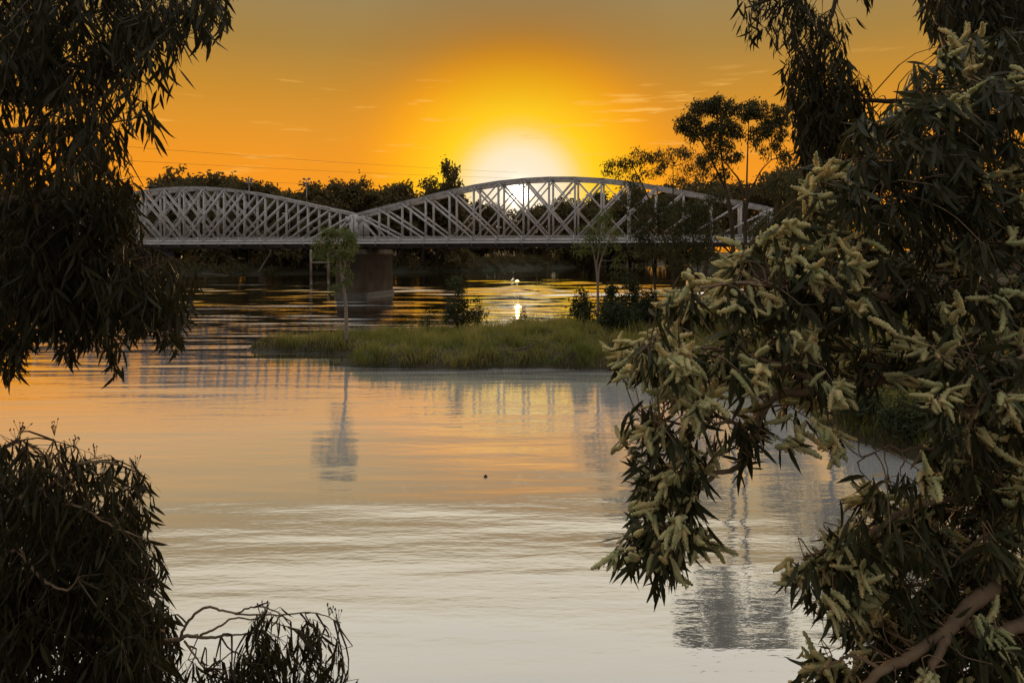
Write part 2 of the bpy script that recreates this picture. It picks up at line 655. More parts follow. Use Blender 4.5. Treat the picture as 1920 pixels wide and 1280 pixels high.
def river_z(X, Y):
    """wind waves: long-crested, low in the lee of the spit, higher on the open reach"""
    r = np.random.default_rng(77)
    z = np.zeros(X.shape)
    step = np.maximum(.12, Y * Y / (HC * F) * .36)           # what the mesh can carry
    for lam in np.geomspace(.55, 9, 44):
        th = r.normal(0, .17)
        k = 2 * math.pi / lam
        ph = r.uniform(0, 6.28)
        sl = .0105 * (1.0 if lam < 5 else .6)
        keepw = np.clip((lam / step - 2.4) / 1.5, 0, 1)
        z += keepw * sl / k * np.sin(k * (X * math.sin(th) * .55 + Y * math.cos(th)) + ph + 1.5 * np.sin(X * .31 / lam ** .5 + ph * 3))
    expo = .24 + .86 * np.clip((Y - 40) / 30, 0, 1) + 3.0 * np.clip((Y - 60) / 45, 0, 1)
    expo = np.maximum(expo, .75 * np.clip((-X - 9) / 10, 0, 1) * np.clip((Y - 27) / 14, 0, 1))
    gust = .62 + .38 * wobble(X * .35, Y, .07)
    return z * expo * np.clip(gust, .15, 1)


def river_mesh():
    ys = np.concatenate([np.linspace(503, 660, 640), np.linspace(660, 800, 200)[1:], np.linspace(800, 1500, 330)[1:]])
    Yr = (HC * F / (ys - HY))[::-1]
    c = np.linspace(-1.1, .9, 270)
    X = c[None] * (Yr[:, None] + 4)
    Y = np.broadcast_to(Yr[:, None], X.shape)
    V = np.stack([X, Y, river_z(X, Y)], -1).reshape(-1, 3)
    nx, ny = len(c), len(Yr)
    i = np.arange(ny - 1)[:, None] * nx + np.arange(nx - 1)[None]
    Q = [np.stack([i, i + 1, i + nx + 1, i + nx], -1).reshape(-1, 4)]
    n = len(V)
    # calm sheet round about, just below
    V = np.vstack([V, [(-2600, -100, -.12), (2600, -100, -.12), (2600, 4500, -.12), (-2600, 4500, -.12)]])
    Q.append(np.array([(n, n + 1, n + 2, n + 3)]))
    return mesh_np('river', V, Q, M['water'], True)


river = link('river', river_mesh(), kind='structure')

# ------------------------------------------------------------------ the bridge
TH = math.atan2(305, F)
BD = 110.0                                # eye to the plane of the near truss
PAN = 4.27
ZD = 9.22                                 # underside of the deck edge
W_TR = 3.9                                # near truss to far truss
bridge = thing('truss_bridge', 'long white hogback lattice truss bridge crossing the river on concrete piers', 'bridge',
               (BD * math.sin(TH), BD * math.cos(TH), 0), -TH)
TOP = [5.35, 6.35, 7.25, 8.17, 9.07, 9.85, 10.42, 10.75, 10.86]
TOP = TOP + TOP[-2::-1]
ZB = ZD + .55
UPY = (0, 1, 0)


def node_top(k):
    return ZD + TOP[k] - .25


def make_truss(s0, y):
    """one arched truss of sixteen panels from s0, in the plane y"""
    tr = link('truss', None, bridge)
    X = lambda k: s0 + k * PAN
    MB().beam((X(0), y, ZB), (X(16), y, ZB), .5, .42).build('bottom_chord', M['paint'], tr)
    for k in range(16):
        a, b = np.array((X(k), y, node_top(k))), np.array((X(k + 1), y, node_top(k + 1)))
        m = MB().beam(a, b, .40, .44)
        m.beam(a + (0, 0, .235), b + (0, 0, .235), .06, .66)
        m.beam(a + (0, 0, -.21), b + (0, 0, -.21), .05, .56)
        m.build('top_chord', M['paint'], tr)
    for k in (0, 16):
        sg = 1 if k == 0 else -1
        m = MB().box((X(k) - .12, y - .3, ZB), (X(k) + .12, y + .3, node_top(k) - .1))
        m.box((X(k) - .36, y - .34, ZB), (X(k) + .36, y - .27, node_top(k) + .12))
        m.box((X(k) - .36, y + .27, ZB), (X(k) + .36, y + .34, node_top(k) + .12))
        m.build('end_post', M['paint'], tr)
        g = MB().beam((X(k) + sg * .1, y - .36, node_top(k) - .75), (X(k) + sg * 1.15, y - .36, node_top(k) - .75), 1.0, .03)
        g.build('gusset_plate', M['paint'], tr)
    for k in range(1, 16):
        m = MB()
        h0, h1 = ZB, node_top(k) - .2
        m.box((X(k) - .145, y - .2, h0), (X(k) + .145, y - .15, h1))
        m.box((X(k) - .145, y + .15, h0), (X(k) + .145, y + .2, h1))
        m.box((X(k) - .03, y - .15, h0), (X(k) + .03, y + .15, h1))
        m.build('vertical_post', M['paint'], tr)
    for mir in (0, 1):
        K = (lambda k: 16 - k) if mir else (lambda k: k)
        runs = [(0, 1, 2)] + [(i, i + 2, 2 if i < 8 else 1) for i in range(0, 11)]
        for i, j, wt_ in runs:
            a, b = (X(K(i)), node_top(i) - .12), (X(K(j)), ZB + .1)
            off = .245 if mir else .275
            m = MB()
            w = .28 if wt_ == 2 else .13
            for sg in (-1, 1):
                m.beam((a[0], y + sg * off, a[1]), (b[0], y + sg * off, b[1]), w, .045)
                if wt_ == 2:
                    m.beam((a[0], y + sg * (off - .06), a[1]), (b[0], y + sg * (off - .06), b[1]), .07, .08)
            m.build('diagonal_brace', M['paint'], tr)
    MB().beam((X(0), y + .02, ZD + 6.0 - .55), (X(16), y + .02, ZD + 6.0 - .55), .09, .09).build('longitudinal_strut', M['paint'], tr) if False else None
    return tr


SPANS = (-54.6 + .45, -54.6 - .45 - 16 * PAN)
for s0 in SPANS:
    for y in (0.0, W_TR):
        make_truss(s0, y)
    br = link('top_bracing', None, bridge)
    for k in range(0, 17):
        z = node_top(k) + .02
        if k in (0, 16) or 2 <= k <= 14:
            MB().beam((s0 + k * PAN, .33, z), (s0 + k * PAN, W_TR - .33, z), .22, .16, (0, 0, 1)).build('cross_strut', M['paint'], br)
        if k < 16:
            z2 = node_top(k + 1) + .02
            MB().beam((s0 + k * PAN, .3, z + .02), (s0 + (k + 1) * PAN, W_TR - .3, z2 + .02), .09, .06, (0, 0, 1)).build('sway_rod', M['paint'], br)
            MB().beam((s0 + k * PAN, W_TR - .3, z - .06), (s0 + (k + 1) * PAN, .3, z2 - .06), .09, .06, (0, 0, 1)).build('sway_rod', M['paint'], br)

S_L, S_R = SPANS[1] - 40, SPANS[0] + 16 * PAN + 42
Y0, Y1 = -1.75, W_TR + .9                   # edges of the deck
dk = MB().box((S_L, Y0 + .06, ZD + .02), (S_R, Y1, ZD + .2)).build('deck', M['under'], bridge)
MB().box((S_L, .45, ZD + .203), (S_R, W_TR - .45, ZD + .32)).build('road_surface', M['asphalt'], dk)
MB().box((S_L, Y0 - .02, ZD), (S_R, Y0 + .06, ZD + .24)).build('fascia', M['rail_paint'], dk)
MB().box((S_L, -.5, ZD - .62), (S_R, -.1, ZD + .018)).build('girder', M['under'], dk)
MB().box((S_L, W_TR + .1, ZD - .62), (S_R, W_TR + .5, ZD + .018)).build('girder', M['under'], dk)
# cross girders, one under every panel point
fb = MB()
fb.add([(-.16, Y0 + .2, ZD - .16), (.16, Y0 + .2, ZD - .16), (.16, -.1, ZD - .85), (-.16, -.1, ZD - .85), (.16, W_TR + .1, ZD - .85), (-.16, W_TR + .1, ZD - .85),
        (-.16, Y0 + .2, ZD + .015), (.16, Y0 + .2, ZD + .015), (.16, W_TR + .1, ZD + .015), (-.16, W_TR + .1, ZD + .015)],
       [(1, 0, 3, 2), (2, 3, 5, 4), (0, 1, 7, 6), (4, 5, 9, 8), (6, 7, 8, 9)], None)
fb.add([(-.16, Y0 + .2, ZD - .16), (-.16, -.1, ZD - .85), (-.16, W_TR + .1, ZD - .85), (-.16, W_TR + .1, ZD + .015), (-.16, Y0 + .2, ZD + .015)], None, [(0, 1, 4), (1, 2, 3), (1, 3, 4)])
fb.add([(.16, Y0 + .2, ZD - .16), (.16, -.1, ZD - .85), (.16, W_TR + .1, ZD - .85), (.16, W_TR + .1, ZD + .015), (.16, Y0 + .2, ZD + .015)], None, [(0, 4, 1), (1, 3, 2), (1, 4, 3)])
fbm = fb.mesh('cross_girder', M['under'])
# lattice railing, one panel per bay
rp = MB()
RH = 1.22
rp.box((0, -.03, RH - .07), (PAN, .03, RH))
rp.box((0, -.02, .24), (PAN, .02, .29))
rp.box((0, -.02, RH - .30), (PAN, .02, RH - .27))
nl = 15
cw = PAN / nl
hh = RH - .30 - .29
for i in range(-2, nl + 1):
    for sg in (-1, 1):
        xa, xb = i * cw, (i + 2) * cw
        za, zb = (.29, .29 + hh) if sg > 0 else (.29 + hh, .29)
        if xa < 0:
            f = -xa / (xb - xa)
            za, xa = za + f * (zb - za), 0
        if xb > PAN:
            f = (PAN - xa) / (xb - xa)
            zb, xb = za + f * (zb - za), PAN
        if xb - xa > .02:
            rp.beam((xa, .012 * sg, za), (xb, .012 * sg, zb), .042, .012)
for i in range(nl * 2):
    rp.box((i * cw / 2 + .04, -.01, RH - .27), (i * cw / 2 + .075, .01, RH - .07))
rpm = rp.mesh('railing_panel', M['rail_paint'])
ps = MB().box((-.06, -.07, -.1), (.06, .05, RH + .06))
ps.beam((0, -.02, -.05), (0, .45, -.3), .1, .06, (1, 0, 0))
psm = ps.mesh('railing_post', M['rail_paint'])
rl = [link('railing', None, bridge), link('railing', None, bridge)]
k0, k1 = -9, 34
sB = SPANS[1]
for k in range(k0, k1 + 9):
    s = sB + k * PAN + (.9 if k >= 16 else 0)
    if s < S_L or s + PAN > S_R:
        continue
    link('cross_girder', fbm, dk, (s, 0, 0))
    for r, yy in ((rl[0], Y0 + .0), (rl[1], Y1 - .05)):
        link('railing_panel', rpm, r, (s, yy, ZD))
        link('railing_post', psm, r, (s, yy - (.0 if r is rl[0] else 0), ZD))


def pier(s, top=ZD - .88, tw=2.75, y0=-3.8, y1=12.5):
    """round-nosed concrete pier"""
    def ring(z, g):
        P = []
        for i in range(25):
            a = math.pi + math.pi * i / 24
            P.append((s + (tw + g) * math.cos(a), y0 + tw + (tw + g) * math.sin(a) * .75, z))
        for i in range(25):
            a = math.pi * i / 24
            P.append((s + (tw + g) * math.cos(a), y1 - tw + (tw + g) * math.sin(a) * .75, z))
        return P
    ft = [(-2.5, .42), (.75, .36), (.82, .10)]
    FV = [p for z, g in ft for p in ring(z, g)]
    lv = [(.80, .14), (top - 1.15, 0), (top - 1.1, .22), (top - .55, .26), (top - .5, .05), (top, .05)]
    V = [p for z, g in lv for p in ring(z, g)]
    n = 50
    Q = [(l * n + i, l * n + (i + 1) % n, (l + 1) * n + (i + 1) % n, (l + 1) * n + i) for l in range(len(lv) - 1) for i in range(n)]
    m = MB().add(V, Q)
    c = len(V)
    cap = ring(top, .05)
    m.add(cap + [(s, (y0 + y1) / 2, top)], None, [(i, (i + 1) % n, n) for i in range(n)])
    p = m.build('pier', M['concrete'], bridge, smooth=False)
    MB().add(FV, [(l * n + i, l * n + (i + 1) % n, (l + 1) * n + (i + 1) % n, (l + 1) * n + i) for l in range(2) for i in range(n)]).build('footing', M['wet'], p)
    for yy in (0, W_TR):
        MB().box((s - .95, yy - .4, top + .001), (s + .95, yy + .4, ZD - .64)).build('bearing', M['under'], p)


for s in (-54.6, SPANS[1] - .45, SPANS[0] + 16 * PAN + .45):
    pier(s)
for s in (S_L - 1.5, S_R + 1.5):
    MB().box((s - 3, -4, -1), (s + 3, 8, ZD - .64)).build('abutment', M['concrete'], bridge)
# left and right approaches stand on trestles
for s in (S_L + 18, S_R - 20):
    m = MB()
    for yy in (-.6, W_TR + .6):
        m.box((s - .5, yy - .5, -1.5), (s + .5, yy + .5, ZD - .9))
    m.box((s - .6, -1.6, ZD - .9), (s + .6, W_TR + 1.6, ZD - .63))
    m.build('trestle', M['concrete'], bridge)

# ------------------------------------------------------------------ behind the bridge
sh = at(281, 441, 262)
shz = float(far_z(sh[0], 262)) - 1.0
sht = HC + (HY - 398) * 262 / F - shz
shed = thing('shed', 'flat pale grey building seen through the far left lattice of the bridge', 'building', (sh[0], 262, shz), .2)
MB().box((-8.6, 0, -2), (8.6, 12, sht)).build('wall', M['shedwall'], shed)
MB().box((-9.0, -.4, sht + .002), (9.0, 12.4, sht + .5)).build('roof', M['shedroof'], shed)


def flood_pole(x, top, Y, label):
    p = at(x, top, Y)
    g = float(far_z(p[0], Y))
    t = thing('floodlight_pole', label, 'floodlight', (p[0], Y, g), random.uniform(-.4, .4), 'floodlights behind the left span')
    h = p[2] - g
    MB().tube([(0, 0, -.5), (0, 0, h * .6), (0, 0, h)], [.28, .2, .13], 8).build('pole', M['steel'], t)
    for i, (zz, wd) in enumerate(((h - .3, 1.1), (h - 1.9, .8))):
        MB().box((-wd, -.08, zz - .08), (wd, .08, zz + .08)).build('cross_arm', M['steel'], t)
        for sg in (-1, 1):
            m = MB().box((sg * wd - .5, -.35, zz + .09), (sg * wd + .5, .15, zz + .75))
            m.build('lamp_head', M['steel'], t)


flood_pole(467, 336, 262, 'left floodlight pole rising over the crown of the left span')
flood_pole(575, 336, 262, 'right floodlight pole rising over the falling chord of the left span')
flood_pole(285, 350, 262, 'floodlight pole at the leaf edge, barely above the bridge arch')


def street_light(x, y, label):
    Y = BD / (math.cos(TH) + (x - 960) / F * math.sin(TH)) + W_TR + .7
    p = at(x, y, Y)
    t = thing('street_light', label, 'street light', (p[0], Y, ZD + .2), -TH, 'street lights on the bridge')
    h = p[2] - ZD - .2
    MB().tube([(0, 0, 0), (0, 0, h - .25), (-.2, 0, h), (-.7, 0, h + .05)], [.08, .07, .05, .04], 7).build('pole', M['steel'], t)
    MB().box((-1.5, -.16, h), (-.6, .16, h + .2)).build('lamp_head', M['lamp_white'], t)


street_light(543, 401, 'taller street light with white head on the bridge deck, left span')
street_light(602, 429, 'low street light with white head on the bridge above the islet tree')

for i, (p, q, lb) in enumerate((((230, 266), (900, 318), 'upper thin power cable crossing the orange sky above the left span'),
                                ((230, 292), (900, 330), 'middle thin power cable sloping across the sky above the bridge'),
                                ((230, 322), (860, 350), 'lowest faint power cable just above the left tree tops'))):
    a, b = at(*p, 240), at(*q, 420)
    a0, b1 = a + (a - b) * .6, b + (b - a) * .2
    t = np.linspace(0, 1, 40)[:, None]
    P = a0 * (1 - t) + b1 * t
    P[:, 2] -= 6 * (t * (1 - t))[:, 0] * 1.2
    tag(MB().tube(P, .05, 5).build('power_cable', M['wire']), lb, 'cable', 'power cables')

# timber frame standing at the far water's edge
pf = at(583, 508, 228)
tf = thing('timber_frame', 'pale timber post frame standing at the far water edge under the bridge', 'post frame', (pf[0], 228, 0))
for xx, hh_ in ((0, 9.0), (5.8, 8.2)):
    MB().tube([(xx, 0, -1.5), (xx, 0, hh_)], [.42, .36], 8).build('post', M['timber'], tf)
MB().box((-.3, -.3, 4.3), (6.2, .3, 4.9)).build('crossbar', M['timber'], tf)


# ------------------------------------------------------------------ trees
def unit_tree_mesh(seed, clumps, per, spread, leaf, form):
    """a far tree about one unit tall: trunk with limbs, and a crown of leaf clumps"""
    r = np.random.default_rng(seed)
    tr = MB()
    bend = r.normal(0, .04, 2)
    P = spline([(0, 0, -.08), (bend[0], bend[1], .3), (bend[0] * 1.6, bend[1] * 1.5, .72)], 8)
    tr.tube(P, np.linspace(.028, .009, 8), 6)
    C = []
    for _ in range(form['limbs']):
        a = r.uniform(0, 2 * math.pi)
        h = r.uniform(*form['h'])
        rr = form['r'](h) * r.uniform(.45, 1.0)
        e = np.array([math.cos(a) * rr, math.sin(a) * rr, h])
        i = int(np.clip(h * .62 / .8 * 8, 2, 6))
        tr.tube(spline([P[i], (P[i] * .5 + e * .5) + (0, 0, -.02), e], 5), np.linspace(.009, .003, 5), 4, False)
        C.append(e)
    C = np.array(C)
    k = r.integers(0, len(C), clumps)
    c = C[k] + r.normal(0, 1, (clumps, 3)) * np.array([spread, spread, spread * .7])
    O = np.repeat(c, per, 0) + r.normal(0, 1, (clumps * per, 3)) * .028
    D = r.normal(0, .6, O.shape) + (0, 0, -.55)
    L = r.uniform(.7, 1.3, len(O)) * leaf
    return tr.mesh('trunk', M['bark'], True), leaf_mesh('crown', O, D, L, L * .45, M['far_leaf'], r)


round_f = {'limbs': 34, 'h': (.34, .96), 'r': lambda h: .34 * math.sqrt(max(.05, 1 - ((h - .62) / .40) ** 2))}
bush_f = {'limbs': 44, 'h': (.10, .95), 'r': lambda h: .42 * math.sqrt(max(.05, 1 - ((h - .42) / .58) ** 2))}
tall_f = {'limbs': 26, 'h': (.36, .98), 'r': lambda h: .13 * (1.15 - .5 * abs(h - .7))}
open_f = {'limbs': 20, 'h': (.5, .98), 'r': lambda h: .36 * math.sqrt(max(.05, 1 - ((h - .74) / .28) ** 2))}
FAR = {'round': [unit_tree_mesh(s_, 300, 18, .055, .05, round_f) for s_ in (1, 2, 3)],
       'bush': [unit_tree_mesh(s_, 420, 18, .065, .06, bush_f) for s_ in (4, 5, 6)],
       'tall': [unit_tree_mesh(7, 190, 16, .028, .042, tall_f)],
       'open': [unit_tree_mesh(s_, 170, 16, .045, .042, open_f) for s_ in (8, 9)]}
ntree = 0
ORD = 'first second third fourth fifth sixth seventh eighth ninth tenth eleventh twelfth thirteenth fourteenth fifteenth'.split()


def far_tree(x, top, Y, kind, label, wide=1.0, group='trees along the far bank', gz=far_z):
    global ntree
    p = at(x, top, Y)
    g = float(gz(p[0], Y))
    if g < .3:
        g = .3
    h = p[2] - g
    t = thing('bank_tree', label, 'tree', (p[0], Y, g), random.uniform(0, 6.28), group)
    a, b = FAR[kind][ntree % len(FAR[kind])]
    ntree += 1
    for nm, me in (('trunk', a), ('crown', b)):
        o = link(nm, me, t)
        o.scale = (h * wide, h * wide, h)
    return t


far_tree(847, 297, 285, 'tall', 'tall slender dark tree standing alone above the bridge left of the sun', .62)
far_tree(348, 321, 275, 'round', 'tallest rounded tree above the crown of the left span', .95)
far_tree(322, 334, 270, 'round', 'rounded tree left of the tallest one above the left span')
far_tree(392, 326, 275, 'round', 'rounded tree right of the tallest one above the left span')
far_tree(428, 337, 272, 'open', 'small tree at the right end of the left clump above the bridge')
far_tree(462, 345, 272, 'round', 'low tree top behind the left floodlight pole')
far_tree(492, 344, 276, 'round', 'low round tree top right of the left floodlight pole')
far_tree(566, 349, 272, 'round', 'low tree at the foot of the right floodlight pole')
far_tree(600, 355, 274, 'bush', 'low bushy tree between the right floodlight pole and the pier', 1.0)
far_tree(650, 340, 280, 'round', 'broad tree above the meeting point of the two spans', .9)
far_tree(696, 339, 286, 'open', 'open crowned tree just right of the pier above the chord', .8)
far_tree(738, 348, 288, 'round', 'round tree behind the rising chord of the right span', 1.1)
far_tree(790, 340, 292, 'open', 'wide flat crowned tree left of the slender tree', 1.1)
far_tree(820, 362, 292, 'bush', 'bushy tree below the slender tree behind the lattice')
for i, (x, y) in enumerate(((255, 372), (300, 368), (345, 372), (392, 368), (440, 374), (485, 366), (530, 372), (575, 372), (618, 370))):
    far_tree(x, y, 258 + (i % 3) * 7, 'bush', ORD[i] + ' bushy tree from the left in the line behind the left span', .95 + .1 * (i % 2), 'tree line behind the left span')
for i, (x, y) in enumerate(((660, 372), (700, 368), (745, 366), (790, 372), (838, 374), (880, 368), (924, 380), (968, 384), (1010, 380), (1052, 372), (1096, 366), (1140, 360),
                            (1184, 352), (1228, 348), (1272, 346))):
    far_tree(x, y + 9, 300 + i * 9, 'bush', ORD[i] + ' bushy tree from the pier in the line behind the right span', .85 + .1 * (i % 3), 'tree line behind the right span')
for i, (x, y) in enumerate(((1320, 340), (1370, 345), (1430, 335), (1480, 318), (1530, 330))):
    far_tree(x, y, 250 + i * 8, 'round', ORD[i] + ' tall dark tree from the left beyond the right bridge end', 1.0, 'trees beyond the right bridge end')
for i, (x, y) in enumerate(((-40, 350), (20, 356), (80, 350), (140, 358), (200, 352))):
    far_tree(x, y, 262, 'round', ORD[i] + ' dark tree from the frame edge beyond the left bridge end', 1.1, 'trees beyond the left bridge end')

# low scrub hanging over the far waterline
r_ = np.random.default_rng(31)
O, D = [], []
for x in np.linspace(-190, 100, 520):
    Yb = float(np.interp(x, FBX, FBY))
    n = 62
    c = np.array([x + r_.normal(0, 1), Yb + r_.uniform(-.5, 22), 0])
    c[2] = float(far_z(c[0], c[1])) + r_.uniform(.2, 2.2) * r_.uniform(.5, 1.6)
    O.append(c + r_.normal(0, 1, (n, 3)) * np.array([1.1, 1.1, .75]))
O = np.vstack(O)
D = r_.normal(0, .7, O.shape) + (0, 0, .15)
L = r_.uniform(.5, 1.1, len(O))
sc_ = link('bank_scrub', leaf_mesh('bank_scrub', O, D, L, L * .5, M['far_leaf'], r_), kind='stuff')
tag(sc_, 'low dark scrub covering the far bank down to the waterline', 'scrub')


def gum(name, label, cat, base, trunks, blobs, leaf=.16, per=46, clump=.34, lm='euc_leaf2', bark='bark', droop=.9, seed=0, group=None, dens=1.0, trunk_r=.13):
    """a tree with its own trunks, limbs reaching into each part of the crown, and drooping leaf clumps.
    base: (column, distance); trunks: list of [(column,row,offset)...]; blobs: (column,row,rx,ry,clumps)"""
    r = np.random.default_rng(seed + 100)
    bx, Y = base
    X = (bx - 960) * Y / F
    g = float(ground_z(X, Y))
    t = thing(name, label, cat, (X, Y, g), 0, group)
    o0 = np.array([X, Y, g])
    nodes = []
    for tl in trunks:
        P = [np.array([0, 0, -.25])]
        for (x, y, dy) in tl:
            P.append(at(x, y, Y + dy) - o0)
        P = spline(P, 6 * len(P))
        m = MB()
        m.tube(P, np.linspace(trunk_r, trunk_r * .28, len(P)) * np.linspace(1.15, 1, len(P)), 8)
        m.build('trunk', M[bark], t, True)
        nodes.append(P[len(P) // 3:])
    nodes = np.vstack(nodes)
    O, D = [], []
    s = Y / F
    twig = MB()
    for (x, y, rx, ry, nc) in blobs:
        nc = max(2, int(nc * dens))
        c = at(x, y, Y) - o0
        rad3 = np.array([rx * s, (rx + ry) * .5 * s, ry * s])
        lower = nodes[nodes[:, 2] < c[2] + .2 * rad3[2]]
        if len(lower) == 0:
            lower = nodes
        st = lower[np.argmin(np.linalg.norm(lower - c, axis=1) + .25 * np.abs(lower[:, 2] - (c[2] - rad3[2])))]
        mid = st * .45 + c * .55 + r.normal(0, .08, 3) * rad3
        limb = spline([st, mid, c + (0, 0, rad3[2] * .25)], 8)
        MB().tube(limb, np.linspace(trunk_r * .38, trunk_r * .10, 8), 6).build('limb', M[bark], t, True)
        u = r.normal(0, 1, (nc, 3))
        u /= np.linalg.norm(u, axis=1)[:, None]
        u *= r.uniform(.25, 1, (nc, 1)) ** .5
        cc = c + u * rad3
        for q in cc:
            a = limb[r.integers(3, 8)]
            twig.tube(np.array([a, (a + q) / 2 + r.normal(0, .06, 3) + (0, 0, .06), q]), [trunk_r * .10, trunk_r * .07, .008], 3, False)
            n = int(per * r.uniform(.5, 1.5))
            O.append(q + r.normal(0, 1, (n, 3)) * np.array([clump, clump, clump * .75]) - (0, 0, clump * .3))
    twig.build('twig_mass', M[bark], t, kind='stuff')
    O = np.vstack(O)
    D = r.normal(0, .5, O.shape) + (0, 0, -droop)
    L = r.uniform(.6, 1.35, len(O)) * leaf * 1.35
    link('crown', leaf_mesh('crown', O, D, L, L * .30, M[lm], r), t, kind='stuff')
    return t


gum('islet_tree', 'small pale trunked tree standing on the grassy spit before the pier', 'tree', (650, 53.0),
    [[(648, 570, 0), (641, 520, 0), (636, 478, .2), (634, 450, .2)], [(648, 570, 0), (643, 520, .1), (648, 490, .1), (652, 455, .2)]],
    [(607, 455, 22, 15, 12), (640, 440, 30, 16, 20), (628, 470, 26, 16, 14), (655, 462, 16, 22, 12), (598, 475, 14, 10, 5), (632, 500, 16, 14, 6), (628, 540, 14, 12, 5), (652, 520, 8, 14, 4), (615, 435, 14, 9, 6)],
    leaf=.17, per=36, clump=.22, lm='pale_leaf', bark='pale_bark', seed=1, trunk_r=.14, dens=1.0)
gum('spit_tree', 'slender forked pale tree at the right of the spit before the sunlit water', 'tree', (1121, 57),
    [[(1121, 540, 0), (1118, 505, 0), (1112, 470, 0), (1104, 440, .2)], [(1121, 540, 0), (1124, 500, 0), (1134, 468, .1), (1146, 440, .2)], [(1121, 545, 0), (1119, 500, .3), (1124, 460, .3), (1122, 415, .3)]],
    [(1104, 432, 20, 20, 13), (1130, 418, 24, 20, 16), (1150, 445, 18, 20, 11), (1090, 462, 16, 14, 7), (1122, 460, 24, 18, 10), (1156, 490, 12, 10, 4), (1140, 400, 14, 10, 6)],
    leaf=.17, per=26, clump=.26, bark='pale_bark', seed=2, trunk_r=.11, lm='pale_leaf')
gum('bank_gum', 'thin dark trunked tree standing right of the slender forked one', 'tree', (1232, 56),
    [[(1230, 560, 0), (1224, 500, 0), (1216, 440, 0), (1206, 390, .3), (1196, 345, .3)]],
    [(1205, 400, 34, 28, 26), (1235, 430, 34, 26, 22), (1190, 445, 20, 18, 9), (1222, 470, 28, 16, 12), (1180, 375, 22, 18, 10), (1240, 385, 24, 22, 14), (1212, 497, 16, 8, 4), (1195, 345, 20, 18, 9)],
    leaf=.18, per=42, clump=.27, seed=3, trunk_r=.11, dens=1.0)
gum('open_gum', 'airy gum whose open crown rises above the bridge chord right of the sun', 'tree', (1262, 58),
    [[(1262, 520, 0), (1240, 430, 0), (1216, 372, 0), (1196, 330, 0), (1180, 300, 0)], [(1262, 520, 0), (1262, 430, .4), (1262, 360, .4), (1262, 312, .4)]],
    [(1150, 312, 24, 16, 18), (1176, 302, 16, 16, 11), (1206, 290, 26, 15, 16), (1240, 296, 26, 16, 15), (1272, 288, 24, 16, 14), (1300, 300, 26, 20, 13), (1226, 318, 28, 14, 9), (1270, 326, 30, 16, 10), (1190, 330, 14, 10, 4), (1310, 330, 18, 14, 7)],
    leaf=.17, per=34, clump=.24, seed=4, trunk_r=.11)
gum('dense_gum', 'dense dark tree covering the right part of the bridge lattice', 'tree', (1312, 54),
    [[(1312, 560, 0), (1308, 500, 0), (1300, 450, 0), (1296, 400, 0)]],
    [(1280, 400, 34, 26, 28), (1320, 392, 34, 26, 28), (1300, 440, 44, 28, 32), (1340, 430, 24, 26, 16), (1262, 450, 22, 20, 12), (1330, 480, 36, 18, 18), (1280, 490, 30, 16, 12), (1345, 370, 20, 16, 10)],
    leaf=.18, per=42, clump=.30, seed=5, trunk_r=.11, dens=.95)
gum('tall_gum', 'tall gum with broad silhouetted crown against the orange sky', 'tree', (1378, 42),
    [[(1376, 560, 0), (1372, 440, 0), (1362, 360, 0), (1352, 290, 0), (1346, 225, 0)], [(1376, 480, 0), (1368, 380, .2), (1334, 300, .2), (1300, 240, .3)]],
    [(1290, 228, 22, 18, 22), (1312, 202, 24, 14, 22), (1342, 196, 22, 15, 22), (1368, 205, 16, 22, 18), (1345, 235, 28, 20, 26), (1318, 252, 24, 14, 14), (1282, 244, 13, 10, 7), (1350, 272, 26, 18, 20), (1376, 244, 16, 18, 14), (1330, 300, 22, 16, 12), (1376, 292, 16, 14, 8), (1356, 322, 18, 12, 7)],
    leaf=.15, per=40, clump=.17, seed=6, trunk_r=.11, dens=1.25)
gum('forked_gum', 'tall forked gum with bare spreading limbs beside the broad crowned one', 'tree', (1398, 42),
    [[(1397, 540, 0), (1398, 440, 0), (1400, 350, 0), (1402, 280, 0), (1404, 225, 0)], [(1398, 460, 0), (1402, 380, .1), (1424, 325, .1), (1446, 300, .2)], [(1397, 430, 0), (1390, 350, .1), (1372, 320, 0), (1358, 305, 0)]],
    [(1398, 206, 16, 18, 15), (1420, 202, 20, 16, 16), (1446, 212, 20, 20, 18), (1432, 240, 26, 18, 18), (1462, 244, 18, 24, 14), (1412, 262, 12, 12, 5), (1448, 282, 22, 14, 9), (1470, 290, 18, 12, 6), (1480, 212, 18, 24, 10)],
    leaf=.15, per=40, clump=.17, seed=7, trunk_r=.09, dens=1.25)
gum('bushy_gum', 'dark bushy tree at the right end of the bridge', 'tree', (1470, 60),
    [[(1468, 540, 0), (1462, 470, 0), (1456, 400, 0), (1462, 350, 0)]],
    [(1430, 440, 36, 34, 30), (1470, 420, 40, 36, 34), (1452, 470, 46, 30, 30), (1500, 400, 36, 40, 26), (1456, 345, 24, 26, 14), (1480, 318, 22, 18, 9), (1410, 480, 30, 22, 12)],
    leaf=.22, per=52, clump=.42, seed=8, trunk_r=.16)
for i, (x, Y_, n_) in enumerate(((1560, 40, 'first'), (1680, 34, 'second'), (1830, 36, 'third'))):
    gum('bank_gum', ('gum rising on the right bank directly behind the wattle', 'gum in the shade of the right bank behind the wattle boughs', 'gum at the far right hidden in the dark foliage')[i], 'tree', (x, Y_),
        [[(x, 520, 0), (x - 10, 400, 0), (x + 8, 280, 0)]],
        [(x - 40, 330, 50, 50, 26), (x + 40, 300, 60, 60, 30), (x, 420, 70, 50, 30), (x - 30, 480, 60, 40, 20)], leaf=.2, per=50, clump=.36, seed=20 + i, trunk_r=.16)


